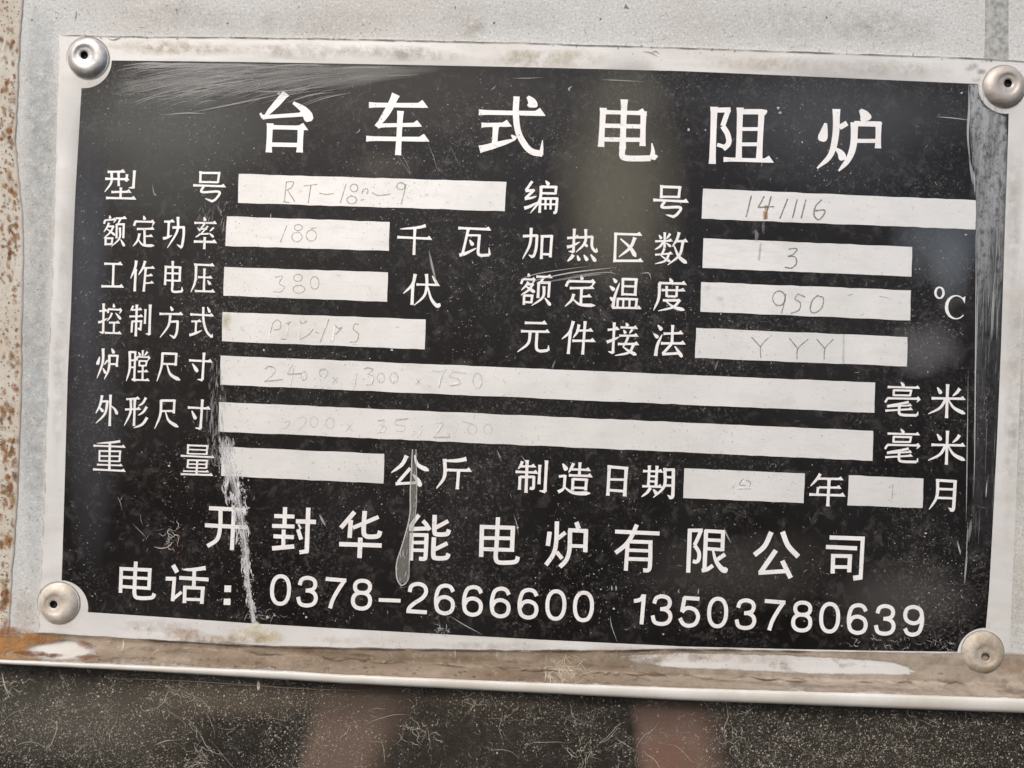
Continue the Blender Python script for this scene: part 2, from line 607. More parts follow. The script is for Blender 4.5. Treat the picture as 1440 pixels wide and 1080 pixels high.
# field labels, left ------------------------------------------------------
D = ((130, 220), 6.0)
ROWS.append(('field_character', D, 21, True, {
    '型': 'h 128,130 265,128; h 108,188 298,192; p 162,135 158,220 103,300; v 220,132 222,250; v 292,150 286,212; v1.1 355,118 345,268; k 350,262 305,265; h 160,300 315,298; v 240,262 236,350; h 115,350 355,355',
    '号': 'v 912,125 910,225; l.9 905,138 1070,140 1058,222; l.8 912,215 1060,218; h.95 850,243 1112,252; s.95 938,252 925,300 1068,298 1045,355 1010,378; k 1015,380 950,355',
    '额': 'd.9 145,498 150,525; l.8 106,538 98,568; h.8 105,538 192,532; k.7 195,535 178,562; p.8 140,560 122,600 95,638; l.8 130,590 180,590; p.8 180,585 150,640 95,690; d.8 122,612 160,640 192,665; l.9 112,680 110,750; l.8 112,690 168,690 162,745; l.8 110,740 160,740; h.85 195,522 278,520; p.8 238,525 215,568; v.85 205,570 203,690; l.85 203,572 265,572 260,690; p.85 232,600 228,690 160,760; d.9 238,700 270,758',
    '定': 'd 432,500 442,535; l.9 365,545 350,585; h.9 362,548 515,552; k.8 520,552 505,590; h.85 375,612 512,610; v 440,615 440,752; h.8 440,672 500,672; p.9 398,650 380,710 342,758; n.9 385,700 430,748 522,752',
    '功': 'h.9 605,550 682,548; v.95 645,552 638,685; p1.1 595,692 630,685 672,665; l1 675,600 775,597; s1 770,590 770,660 755,755 738,768; k.9 745,765 712,742; p 722,510 715,630 632,772',
    '率': 'd 942,510 952,545; h.9 860,560 1038,562; l.7 945,568 915,610 968,612; l.7 975,588 915,655 980,652; d.7 885,600 912,628; p.7 912,652 892,668 868,682; p.7 1022,600 1005,618 988,632; d.8 985,645 1022,682; h 855,718 1036,722; v 948,680 943,782',
}))
E_ = ((120, 360), 6.0)
ROWS.append(('field_character', E_, 20, True, {
    '工': 'h 160,65 302,68; v.95 238,70 232,255; h 135,255 312,258',
    '作': 'p1.1 430,38 420,100 382,190; v1.05 425,110 416,298; p 505,42 485,100 448,160; h.85 490,100 575,100; v 510,105 492,300; h.8 505,168 560,162; h.8 505,230 568,225',
    '电': 'v 680,82 672,245; l.95 675,92 803,96; v1.05 800,90 795,215; l.8 680,145 795,148; l.8 675,205 795,210; v 738,42 735,250; s.95 735,250 733,292 760,303 818,298; k.9 818,298 815,260',
    '压': 'h.95 918,72 1078,78; p1.05 935,75 928,210 890,305; v.95 1005,105 1000,290; h.85 950,178 1062,182; d.95 1030,205 1055,242; h.95 925,295 1082,300',
    '控': 'h.85 118,465 178,460; v 155,400 150,650; k 152,650 118,640; p1.0 108,560 140,552 188,525; d.9 238,402 243,435; l.8 195,448 190,482; h.85 192,448 302,455; k.8 305,455 288,488; p.8 225,480 210,515 182,550; d.9 255,480 300,535; h.85 200,562 282,562; v.9 242,565 240,645; h.9 165,648 295,652',
    '制': 'p.8 405,420 382,462; h.8 392,455 470,450; h.85 372,510 478,508; v 435,410 425,678; l.85 395,550 390,645; l.85 392,552 472,550 465,620 442,610; v.9 508,448 502,572; v1.05 548,410 540,665; k 542,662 508,655',
    '方': 'd 718,425 738,462; h.95 625,488 812,490; p 718,500 700,590 630,688; l.95 710,555 785,552; s1 780,548 772,640 752,685 738,685; k.9 745,685 710,665',
    '式': 'h.95 885,492 1072,502; h.85 895,552 970,550; v.9 935,555 930,650; p1.1 878,668 920,655 985,628; s.95 995,430 998,550 1025,640 1068,685; k.8 1068,688 1072,655; d.95 1030,430 1052,478',
    '炉': 'd1.1 120,850 112,885 100,918; p1.05 150,780 146,900 98,1032; p.7 188,878 172,900 158,918; d.9 148,945 172,992; d1.1 222,780 242,822; l.9 200,840 278,842; v.95 272,835 265,935; l.8 205,912 270,912; p1.05 203,835 198,950 160,1040',
    '膛': 'p 375,805 374,950 345,1055; l.9 372,810 422,812 412,1048 392,1038; l.75 375,880 415,880; l.75 374,938 415,940; v.85 485,795 483,842; d.8 448,810 464,842; p.8 525,808 512,825 498,842; l.8 438,850 434,882; h.75 438,850 540,855; k.7 543,855 525,888; l.8 457,882 455,930; l.75 455,885 518,887 510,930; l.7 455,925 512,925; h.8 442,975 522,973; v.85 485,930 482,1040; h.85 420,1045 532,1048',
    '尺': 'l1 645,822 772,826; v1.05 768,820 762,925; l.85 650,910 765,912; p1.05 652,820 642,935 603,1058; n1.1 688,915 720,1000 800,1048',
    '寸': 'h 875,880 1060,890; v1.05 1002,815 988,1045; k1.1 990,1048 945,1040; d1.2 903,908 948,978',
}))
Fg = ((120, 530), 6.0)
ROWS.append(('field_character', Fg, 20, True, {
    '外': 'p1.05 142,155 125,235 88,308; l.9 128,208 192,205; p1.05 188,200 165,310 88,392; d1.0 112,248 152,295; v 213,150 205,415; n1 213,240 250,275 270,318',
    '形': 'h.9 345,188 450,182; h.9 335,275 458,270; p 384,188 380,300 328,412; v 418,188 410,415; p1.05 512,175 485,220 448,246; p1.05 518,252 490,295 446,325; p1.15 522,342 480,400 408,430',
    '尺': 'l1 635,200 758,200; v1.05 752,195 746,308; l.85 638,288 748,288; p1.05 640,198 632,320 585,438; n1.1 675,292 705,370 785,424',
    '寸': 'h 865,258 1044,267; v1.05 988,190 972,435; k1.1 975,438 928,430; d1.2 898,285 932,358',
    '重': 'p.95 295,543 220,553 98,560; h.85 68,580 328,590; v1 207,550 202,785; v.8 120,622 118,712; l.75 115,625 298,628; v.85 294,622 288,715; l.65 120,668 295,670; l.65 120,708 292,712; h.75 98,740 305,748; h.9 65,780 328,793',
    '量': 'v.85 868,568 864,652; l.75 862,577 1035,583; v.85 1030,578 1024,655; l.6 868,612 1030,618; l.6 868,648 1030,652; h.8 805,665 1080,678; v.85 868,695 862,768; l.7 862,702 1030,706; v.85 1026,700 1020,772; l.6 865,735 1025,738; l.6 865,765 1022,770; v.9 945,700 938,820; h.7 825,795 1035,800; h.85 805,820 1066,828',
}))
# field labels, right -------------------------------------------------------
G = ((720, 240), 5.538462)
ROWS.append(('field_character', G, 21, True, {
    '编': 'l1 158,82 108,155; l1 105,158 175,152; l1 175,148 105,215; p.9 100,220 150,212 192,198; p1.15 95,292 140,278 200,245; d1.1 262,78 288,112; l1 225,125 348,128; v1 345,122 338,182; l.85 225,175 340,178; p1.05 228,120 215,230 142,332; v.95 220,215 215,328; l.95 218,217 358,217; s1 352,212 345,300 338,325 322,328; v.8 262,220 260,302; v.8 302,220 300,302; l.75 222,262 345,262',
    '号': 'v1.05 1165,112 1162,215; l1 1158,125 1312,130; v1.05 1308,122 1298,212; l.85 1165,203 1300,205; h1 1100,228 1362,240; s1 1190,240 1172,285 1308,286 1290,335 1255,360; k1.1 1262,360 1198,342',
    '加': 'l1 85,510 198,505; s1.05 195,500 188,600 170,660 150,672; k1 158,672 130,655; p1.05 150,445 140,570 82,688; v1.05 236,502 228,688; l1 232,512 315,510; v1.05 310,502 298,675; l.85 232,650 300,652',
    '热': 'h.95 430,525 518,518; v1 486,452 478,635; k1 482,632 440,628; p1.1 428,595 470,585 528,555; p1 575,455 568,560 498,636; l.9 525,520 630,515; s1 625,512 622,585 640,620 662,632; k.8 662,635 658,600; d.8 555,560 588,592; p1.2 478,655 460,680 432,705; d1.0 508,660 525,702; d1.05 560,655 588,702; d1.1 612,652 652,708',
    '区': 'h1 800,492 1000,498; v1 808,485 800,708; h1 788,702 1008,702; p1.25 958,520 920,600 832,672; n1.2 845,530 920,600 965,672',
    '数': 'd.9 1145,500 1165,532; p.9 1232,490 1218,512 1202,532; h.85 1115,550 1242,545; v.9 1190,480 1188,600; p.85 1180,555 1150,592 1112,615; d.8 1200,562 1238,592; p.85 1188,605 1170,645 1158,665; n.8 1158,660 1200,690 1235,708; h.8 1115,655 1242,645; p.9 1225,642 1195,700 1115,726; p1.05 1302,480 1285,535 1248,592; h.95 1275,550 1358,548; p1.05 1332,552 1305,655 1212,735; n1.1 1262,585 1300,670 1362,722',
}))
Hh = ((720, 370), 5.538462)
ROWS.append(('field_character', Hh, 21, True, {
    '额': 'd1 128,80 135,108; l.9 85,125 70,162; h.85 85,125 176,128; k.8 180,128 158,158; p.9 128,145 108,175 72,212; l.85 120,165 168,165; p.95 165,160 130,210 70,248; d1 108,180 178,228; v.95 95,248 92,325; l.9 92,252 158,254 150,312; l.8 92,303 150,305; h.95 190,105 302,108; p.9 248,110 232,135 220,150; v1 208,150 202,272; l.95 206,152 292,152 284,268; p1 250,180 240,265 152,332; d1 255,270 300,330',
    '定': 'd1.1 538,95 548,130; l1 440,140 420,182; h1 440,140 638,145; k.9 642,145 622,182; h.95 450,195 628,192; v1.05 542,200 535,325; h.9 540,260 608,258; p1 482,240 462,290 412,338; n1 470,275 530,322 648,330',
    '温': 'd1.1 788,118 815,152; d1.1 762,178 798,212; d1.1 762,265 790,290; p1.1 785,345 800,260 838,155; v1 865,118 860,252; l.95 860,124 972,127; v1.05 968,120 958,255; l.8 865,180 960,182; l.8 865,242 960,246; v.95 825,272 820,345; l.9 820,278 978,282; v.95 972,275 965,345; v.8 868,280 865,345; v.8 916,280 914,345; h.9 780,347 995,350',
    '度': 'd1.1 1228,118 1248,152; h1 1145,155 1346,160; p1.1 1150,155 1142,275 1102,368; h.9 1165,210 1338,212; v.95 1205,178 1204,262; v.95 1286,178 1280,262; l.8 1205,258 1280,260; l.95 1175,290 1308,290; p1 1308,286 1255,342 1138,372; n1.05 1200,298 1260,342 1345,366',
    '元': 'h1 100,465 260,468; h.95 70,530 282,535; p1.05 142,540 125,625 42,692; s1.05 195,540 190,655 215,684 278,680; k1 282,682 285,640',
    '件': 'p1.1 478,452 450,535 388,592; v1.1 455,530 438,708; p1 522,478 508,535 476,582; h.95 500,525 620,525; h1 470,605 636,605; v1.05 570,452 550,712',
    '接': 'h.9 745,520 825,512; v1 797,462 786,700; k1 788,700 748,688; p1.1 738,615 780,600 835,575; d1 888,465 902,492; h.9 845,500 968,505; d.9 868,520 886,548; p.9 938,512 928,530 914,548; h.9 835,565 972,565; h.95 825,630 976,630; p.95 905,572 885,620 862,655; n1 862,650 910,685 970,716; p1 948,632 910,695 802,720',
    '法': 'd1.1 1135,482 1168,522; d1.1 1102,548 1138,582; p1.15 1118,722 1132,640 1170,555; h.95 1180,550 1322,545; v1.05 1252,482 1246,622; h1 1160,625 1338,625; l1 1242,630 1172,708; l.95 1170,710 1295,702; d1.1 1268,648 1325,732',
}))
# units ------------------------------------------------------------------
I_ = ((540, 300), 8.0)
ROWS.append(('field_character', I_, 30, True, {
    '千': 'p1.1 470,138 380,160 182,176; h1 150,268 520,285; v1.05 348,165 336,468',
    '瓦': 'h1 835,165 1185,180; v1 948,180 885,450; p1.2 848,470 920,450 1038,392; l.8 945,246 1075,248; s1.1 1075,238 1062,380 1060,450 1090,472 1185,468; k.9 1188,470 1180,385; d1.1 962,298 1002,362',
    '伏': 'p1.15 352,682 320,800 218,902; v1.2 325,790 315,1030; h.9 365,800 610,805; p1.1 478,682 482,810 450,930 340,1035; n1.2 492,825 530,960 595,1040 632,1016; d.9 542,702 598,795',
}))
J1 = ((545, 630), 6.0)
ROWS.append(('field_character', J1, 25, True, {
    '公': 'p1.3 162,65 120,140 32,208; n1.2 228,58 255,140 348,192; l1.1 192,170 88,290; h1 68,302 262,292; d1.3 212,220 250,265 280,325',
    '斤': 'p1.3 665,92 590,106 472,108; p1.2 482,92 480,240 412,342; h1 485,185 695,190; v1.1 600,190 588,348',
}))
J2 = ((720, 635), 6.0)
ROWS.append(('field_character', J2, 25, True, {
    '制': 'p1 88,82 75,115 52,148; h.85 78,125 190,125; h.9 30,170 208,178; v1.05 128,72 118,348; v1 68,210 62,322; l.9 65,214 190,214; s1 185,208 182,290 175,312 150,308; v1 235,112 228,275; v1.1 292,75 278,340; k1.1 282,340 230,330',
    '造': 'd1.3 428,102 462,158; l.9 395,210 452,205; v1 448,200 440,305; p1.1 388,340 420,325 450,298; n1.1 440,300 520,348 660,352; p1 520,98 500,140 478,178; h.85 505,150 650,155; v1 574,92 568,200; h.9 480,200 665,207; v1 515,228 510,328; l.9 512,232 635,238; v1 630,230 620,328; l.8 515,305 622,308',
    '日': 'v1.1 822,115 808,372; l1 815,128 980,142; v1.15 965,132 950,378; l.8 820,235 960,238; l.9 815,325 955,335',
    '期': 'h.85 1105,165 1262,168; v.95 1160,118 1150,292; v.95 1224,120 1215,292; l.7 1155,208 1220,210; l.7 1155,250 1220,253; h.85 1100,292 1258,298; p1 1168,305 1140,345 1092,382; d1 1192,318 1224,362; p1.1 1290,138 1285,290 1192,388; l.9 1285,155 1372,152; s1.1 1362,148 1358,340 1350,385 1325,385; k.8 1335,388 1312,365; l.8 1290,215 1360,218; l.8 1285,285 1358,288',
}))
Mm = ((1130, 530), 6.0)
hao = 'd1 822,45 848,82; h.85 710,85 970,92; l.85 762,108 760,162; l.8 758,112 908,116 898,162; l.75 762,155 900,157; l.85 710,180 688,215; h.9 708,180 975,185; k.9 980,185 955,215; p.9 888,212 820,226 705,240; h.75 705,250 905,240; h.8 690,285 910,272; s1 812,230 806,295 830,320 955,325; k.9 958,326 965,292'
mi = 'v1.15 1216,62 1206,348; h1 1080,180 1352,185; d1.15 1128,88 1162,142; p1.2 1318,98 1295,130 1258,162; p1.1 1198,192 1150,262 1052,312; n1.15 1222,192 1270,262 1364,312'
ROWS.append(('field_character', Mm, 22, True, {'毫': hao, '米': mi}))
ROWS.append(('field_character', ((1129.8, 595.5), 6.0), 22, True, {'毫': hao, '米': mi}))
ROWS.append(('field_character', Mm, 23, True, {
    '年': 'p1.1 142,818 110,865 58,922; h.9 122,858 322,862; h.9 130,932 306,935; v1 124,930 116,992; h1 48,992 338,1000; v1.15 216,862 204,1092',
    '月': 'p1.15 1132,862 1124,1010 1060,1118; l1 1122,872 1288,882; s1.2 1280,872 1270,1040 1262,1118 1235,1120; k.8 1245,1125 1222,1102; l.85 1130,945 1280,950; l.85 1125,1020 1275,1025',
}))
# company row ---------------------------------------------------------------
N_ = ((280, 700), 5.142857)
ROWS.append(('company_character', N_, 29, False, {
    '开': 'l 72,75 335,88; l 42,198 350,215; s1 155,85 152,210 130,300 60,350; l 252,85 237,378',
    '封': 'l1 543,132 690,136; l1 528,203 690,208; l1.05 622,68 617,212; l1 538,278 685,285; l1 612,230 608,362; l1.1 528,366 688,352; l1.1 700,170 845,175; l1.1 790,72 778,392; l1 790,385 725,395; l1 715,228 738,302; l.5 718,190 735,225',
    '华': 'l1.1 1125,102 1025,218; l1.1 1098,160 1088,290; s1.15 1198,95 1190,240 1205,275 1245,282 1295,275 1310,240; l1 1112,218 1298,138; l1.1 1013,335 1320,345; l1.15 1166,288 1160,436',
}))
O_ = ((560, 705), 5.142857)
ROWS.append(('company_character', O_, 29, False, {
    '能': 's1 150,98 118,140 85,190; l1 78,202 220,195; s1 178,140 205,170 228,208; l1 97,230 93,428; l.95 90,242 218,245; s1 205,240 198,390 188,415 150,415; l.85 100,298 200,298; l.85 98,353 200,355; s1.1 264,98 262,215 280,238 350,236 368,205; l1 362,142 270,192; s1.1 258,260 254,385 270,410 345,408 365,378; l1 356,302 265,348',
    '电': 'l1.1 606,172 600,402; l1 590,184 845,192; l1.1 830,180 822,365; l.9 605,265 830,268; l.95 605,345 835,352; s1.1 722,115 712,300 705,400 720,438 780,444 850,435 866,400',
    '炉': 'l1.1 1095,220 1082,322; s1.1 1148,145 1142,300 1120,385 1068,460; l1 1210,225 1155,268; l1 1145,365 1185,415; l1.15 1288,150 1305,198; l1 1230,208 1372,215; l1.1 1358,210 1352,368; l.9 1240,322 1355,325; s1.1 1243,205 1238,350 1215,425 1168,475',
}))
P_ = ((850, 725), 7.2)
ROWS.append(('company_character', P_, 40, False, {
    '有': 'l 108,162 558,182; s1.05 328,92 275,210 210,300 112,378; l1 236,265 216,558; l.95 232,262 485,270; s1.05 466,260 462,480 448,548 392,555; l.85 236,350 460,358; l.95 230,438 460,445',
    '限': 'l1.05 865,135 848,578; l.9 850,150 995,150; s.95 980,148 945,230 912,300; s1 912,300 955,370 955,440 930,468 895,462; l1.05 1030,145 1012,560; l.9 1020,155 1222,166; l1 1202,160 1194,360; l.85 1030,245 1200,254; l.85 1030,335 1195,346; s1 985,558 1040,545 1098,505; n1.2 1098,350 1130,460 1195,545 1250,548; l1 1222,392 1140,448',
}))
Q_ = ((1040, 735), 7.2)
ROWS.append(('company_character', Q_, 42, False, {
    '公': 's1.15 322,95 255,235 150,328; s1.2 435,92 490,230 595,345; l1.15 368,280 215,500; l1 192,508 470,490; l1.15 432,385 518,560',
    '司': 'l 912,150 1268,162; l.95 1248,150 1225,570; l1.2 1150,562 1240,550; l1 875,245 1190,260; l1 948,318 942,515; l.9 930,335 1140,340; l1 1118,330 1110,502; l.85 950,448 1112,450',
}))
R_ = ((150, 780), 6.0)
ROWS.append(('phone_character', R_, 30, False, {
    '电': 'l1 124,105 116,322; l1 108,118 380,130; l1 364,118 356,298; l.85 120,190 360,202; l.9 118,268 362,284; s1.05 246,58 236,250 238,345 280,366 380,362 402,328',
    '话': 'l1.25 560,88 595,150; l1.1 498,202 585,204; l1 572,190 556,392; l.9 548,384 632,315; p1.1 835,112 740,125 638,126; l1.05 612,195 860,210; l1.05 740,115 735,275; l1 660,262 656,408; l.95 645,275 828,284; l1.05 812,272 802,415; l.85 660,376 805,380',
}))
S_ = ((1200, 380), 6.0)


def ell(cx, cy, rx, ry, a0=0, a1=360, n=28):
    return [(cx + rx * math.cos(math.radians(a0 + (a1 - a0) * i / n)), cy + ry * math.sin(math.radians(a0 + (a1 - a0) * i / n)))
            for i in range(n + 1)]


KIND = {'title_character': 'title row', 'field_character': 'field rows', 'company_character': 'company row', 'phone_character': 'telephone row'}
for nm, (org, sc), wd, serif, chars in ROWS:
    for ch, txt in chars.items():
        glyph(nm, 'silver character %s in the %s' % (ch, KIND[nm]), txt, org, sc, wd, serif)


# degree sign and C
def sq(cx, cy, hw, hh):
    k = Ink(H_CHAR)
    k.strip([(cx - hw, cy), (cx + hw, cy + .3)], [hh * 2, hh * 2])
    return k


k = Ink(H_CHAR)
pts = ell(1200 + 727 / 6, 380 + 190 / 6, 5.7, 7.6)
k.strip(pts, [2.0 + 1.4 * abs(math.cos(2 * math.pi * i / 28)) for i in range(29)])
pts = ell(1200 + 868 / 6, 380 + 312 / 6, 13.6, 16.2, -38, -318, 34)
ws = [1.5 + 3.2 * max(0, -math.cos(math.radians(-38 - 280 * i / 34))) ** 1.2 for i in range(35)]
k.strip(pts, ws)
k.tri((1200 + 918 / 6, 380 + 238 / 6), (1200 + 945 / 6, 380 + 218 / 6), (1200 + 940 / 6, 380 + 282 / 6))
k.done('unit_character', M_LETTER, plate, 'silver degree Celsius sign in serif type')
k = sq(320.3, 827.8, 4.7, 4.7)
k.strip([(314.6, 846.2), (324, 846.5)], [8.8, 8.8])
k.done('phone_character', M_LETTER, plate, 'silver colon of two square dots before the telephone numbers')

# telephone digits ---------------------------------------------------------
DIG = {
    '0': [('c', (0, 0, 12.0, 19.4))],
    '1': [('l', [(3.8, -21), (2.0, 21.2)]), ('s', [(-10, -11.2), (-4, -12.3), (0.5, -15), (2.8, -20)])],
    '2': [('s', [(-11.3, -7.5), (-9, -16), (0, -19.4), (9, -16.5), (11.8, -8.5), (7, 0), (-4, 8), (-10.5, 14.5), (-12.3, 20)]), ('l', [(-14.6, 19.4), (14.2, 20)])],
    '3': [('s', [(-10.8, -8.8), (-8, -16.5), (0, -19.5), (8.5, -17), (11.3, -10.5), (8.5, -4), (1, -1.5)]),
          ('s', [(-2, -1.6), (5, -1), (11, 3), (12.8, 10), (9, 17), (0, 19.5), (-9, 17), (-12.3, 8)])],
    '5': [('l', [(-8.6, -19.3), (13.6, -18.7)]), ('l', [(-7.3, -20), (-10.2, .8)]),
          ('s', [(-10.4, .6), (-5, -4.4), (2, -5.2), (9.5, -1.5), (12.8, 7), (9, 16.5), (0, 19.7), (-8, 17), (-12.7, 9.5)])],
    '6': [('s', [(11.5, -11.3), (7.5, -17.6), (0, -19.5), (-8, -16), (-11.6, -6), (-12, 5), (-9, 15.5), (0, 19.5), (9, 16.5), (12, 8.3), (9.3, .4), (1, -3.4), (-7, -1.2), (-11.4, 6)])],
    '7': [('l', [(-14.5, -19), (14.6, -18)]), ('s', [(12.3, -18.5), (4, -5), (-3, 9), (-6.7, 22)])],
    '8': [('c', (.6, -11, 10.6, 8.6)), ('c', (0, 8.5, 12.1, 11.1))],
    '9': 0,
}
DIG['9'] = [(a, [(-x, -y) for x, y in b]) for a, b in DIG['6']]
PHONE = [('0', 394.5, 829.7), ('3', 431.7, 832), ('7', 471.7, 833.7), ('8', 508.7, 836.2), ('2', 587, 840.5),
         ('6', 625.3, 843), ('6', 664.7, 845), ('6', 703.7, 847.2), ('6', 742.8, 849), ('0', 781.7, 850.8), ('0', 820.5, 852.8),
         ('1', 901, 856.7), ('3', 930.3, 858), ('5', 969.2, 860.3), ('0', 1009.2, 861.3), ('3', 1048.3, 863.7), ('7', 1089.2, 864.7),
         ('8', 1127.8, 867), ('0', 1166.7, 868.7), ('6', 1205.8, 870.5), ('3', 1244.2, 871.7), ('9', 1284.5, 873)]
ca, sa = math.cos(math.radians(2.5)), math.sin(math.radians(2.5))
for ch, cx, cy in PHONE:
    k = Ink(H_CHAR)
    for kind, dat in DIG[ch]:
        if kind == 'c':
            pts = []
            a, b, rx, ry = dat
            for i in range(37):                       # slightly squared ellipse
                t = 2 * math.pi * i / 36
                c, s = math.cos(t), math.sin(t)
                e = .88
                pts.append((a + rx * math.copysign(abs(c) ** e, c), b + ry * math.copysign(abs(s) ** e, s)))
        elif kind == 's':
            pts = catmull(dat, 6)
        else:
            pts = dat
        pts = [(cx + x * ca - y * sa, cy + x * sa + y * ca) for x, y in pts]
        k.strip(pts, [5.5] * len(pts))
    k.done('phone_digit', M_LETTER, plate, 'silver digit %s in the telephone row' % ch)
k = Ink(H_CHAR)
k.strip([(532.5, 843.6), (563.3, 844.8)], [5.2, 5.2])
k.done('phone_digit', M_LETTER, plate, 'silver dash between the area code and the number')

# entry boxes with handwriting -----------------------------------------------
BOXES = [
    ('wide entry box with pencilled RT-180-9', [(335.8, 244.5), (712.3, 255.8), (709.8, 297), (334.7, 285.3)]),
    ('entry box running into the worn edge with pencilled 141116', [(988.8, 265.2), (1372.3, 281.7), (1371.7, 322.7), (986.7, 307.5)]),
    ('entry box with faint 180', [(319.2, 304.2), (548, 312.2), (547, 352.8), (317, 345.8)]),
    ('entry box with pencilled 3', [(989.3, 335), (1282.7, 347.2), (1281.8, 389), (987.8, 376.8)]),
    ('entry box with faint 380', [(315.3, 375.3), (545.6, 383.1), (544.4, 424.4), (314.2, 415.8)]),
    ('entry box with pencilled 950', [(986.2, 396.6), (1281, 408.3), (1280, 450.6), (984.9, 438.3)]),
    ('entry box with scratched PID/PS', [(313, 438.8), (598.6, 449.2), (597.2, 491.4), (312.2, 479.7)]),
    ('entry box with pencilled YYY', [(979, 461), (1276, 474), (1275.3, 515.3), (977.3, 503.3)]),
    ('upper of the two longest entry boxes, scratched 2400 1300 750', [(310.3, 500), (1230.8, 538), (1229.7, 580.5), (309.7, 540.8)]),
    ('lower of the two longest entry boxes, faint scratched figures', [(308, 565.3), (1228, 605.8), (1227, 648), (307, 606.7)]),
    ('blank entry box for the weight', [(311.3, 628), (540.3, 638.2), (539.3, 680), (310.8, 669.2)]),
    ('entry box with faint 14 before the year sign', [(962.3, 658.5), (1131.9, 665.7), (1129.9, 707.6), (960.8, 700.4)]),
    ('small blank entry box before the month sign', [(1193.6, 668.3), (1298.7, 672.9), (1297.4, 714.5), (1191.5, 710.7)]),
]
boxes = []
for lab, q in BOXES:
    pts = []
    for (x0, y0), (x1, y1) in zip(q, q[1:] + q[:1]):
        l = math.hypot(x1 - x0, y1 - y0)
        n = max(3, int(l / 14))
        for i in range(n):
            t = i / n
            jit = 0 if i == 0 else .45
            pts.append((x0 + (x1 - x0) * t + random.uniform(-jit, jit), y0 + (y1 - y0) * t + random.uniform(-jit, jit)))
    boxes.append(poly_obj('entry_box', pts, H_BOX, M_BOX, plate, lab, thick=.03))

PENCIL, FAINT, BRIGHT, RUST = (.20, .19, .18), (.36, .35, .32), (.95, .95, .93), (.34, .17, .05)


def writing(parent, items):
    k = Ink(H_BOX + .02)
    for col, w_, a, org, sc, strokes in items:
        for st in strokes.split(';'):
            tok = st.split()
            if not tok:
                continue
            if tok[0] == 'e':
                cx, cy, rx, ry = (float(u) for u in tok[1].split(','))
                pts = ell(cx, cy, rx, ry, -80, 285, 20)
            else:
                pts = [tuple(float(u) for u in t.split(',')) for t in tok[1:]]
                pts = catmull(pts, 7) if tok[0] == 's' else catmull(pts, 7) if len(pts) == 2 else pts
            pts = [(org[0] + x / sc + random.uniform(-.12, .12), org[1] + y / sc + random.uniform(-.12, .12)) for x, y in pts]
            n = len(pts)
            k.strip(pts, [w_ * random.uniform(.75, 1.2) for _ in pts], col, [a * random.uniform(.65, 1.0) for _ in pts])
    return k.done('handwriting', M_MARK, parent)


rt = 'l 322,700 308,842; s 318,700 372,698 362,735 322,762; l 335,765 385,842; l 298,842 345,846; l 448,728 545,715; l 500,722 480,850; s 560,780 610,788 665,782; l 755,712 712,852; e 812,742,28,28; e 795,828,35,28; s 868,785 878,755 905,748 912,770 905,785; s 860,830 885,825; s 940,772 985,795 1075,785; e 1150,728,30,26; s 1188,712 1170,790 1150,862'
writing(boxes[0], [(PENCIL, 1.25, .62, (340, 120), 5.142857, rt)])
writing(boxes[1], [(PENCIL, 2.1, .8, (980, 255), 4.5, 'l 345,90 312,226; s 425,95 408,130 388,162; l 385,165 490,160; l 470,95 430,240; l 575,110 525,236; l 635,112 605,234; l 690,115 660,234; s 790,115 750,160 742,215 770,242 800,215 808,182 745,186'),
                   (RUST, 5.0, .55, (980, 255), 4.5, 'l 440,150 438,236; l 428,190 432,240')])
writing(boxes[2], [(FAINT, 1.3, .6, (330, 240), 3.6, 'l 265,276 230,366; e 322,288,20,15; e 315,335,26,24; e 388,328,26,28; s 385,292 415,290'),
                   (BRIGHT, .9, .6, (330, 240), 3.6, 'e 318,337,26,24')])
writing(boxes[3], [(PENCIL, 1.8, .8, (980, 255), 4.5, 's 582,430 620,424 634,434 605,465 575,474; s 575,474 622,480 630,520 600,548 555,544'),
                   (FAINT, 3.2, .4, (980, 255), 4.5, 'l 405,390 392,500')])
writing(boxes[4], [(FAINT, 1.3, .6, (330, 240), 3.6, 's 205,540 242,536 225,572 252,588 235,612 195,614; e 320,542,22,18; e 325,600,30,20; e 405,568,22,32'),
                   (BRIGHT, .9, .7, (330, 240), 3.6, 's 388,560 385,595 405,602')])
writing(boxes[5], [(PENCIL, 1.7, .68, (980, 255), 4.5, 'e 520,740,40,46; s 562,712 550,780 535,836; l 640,712 685,732; s 638,712 622,745 655,770 645,815 595,836; s 760,722 800,740 790,800 745,832 718,815 730,755 765,722'),
                   (FAINT, 1.4, .5, (980, 255), 4.5, 'l 955,722 990,712; l 1155,728 1205,735')])
writing(boxes[6], [(FAINT, 1.3, .75, (340, 430), 6.0, 'l 262,150 240,230; s 262,150 300,118 330,150 320,195 265,205; l 375,152 415,138; l 395,150 388,180; l 330,280 375,282; s 490,130 508,150 548,128; s 490,285 560,245 605,195; l 620,220 650,232; l 735,112 660,310; s 785,158 815,190 845,180; s 845,185 815,215 790,240; l 950,150 985,156; s 950,155 940,195 985,240 962,302 905,305'),
                   (BRIGHT, 1.4, .95, (340, 430), 6.0, 'l 240,205 228,296; l 393,168 374,250; l 487,180 478,288; l 720,140 700,190; l 785,170 765,300; l 930,315 970,320')])
writing(boxes[7], [(PENCIL, 1.5, .7, (960, 360), 3.0, 'l 290,342 328,382; s 362,345 330,382 330,430; l 450,347 485,390; s 530,350 487,390 482,436; l 565,350 600,390; s 636,350 601,390 597,438'),
                   (FAINT, 3.0, .25, (960, 360), 3.0, 'l 680,330 678,455')])
ENG = (.47, .455, .42)
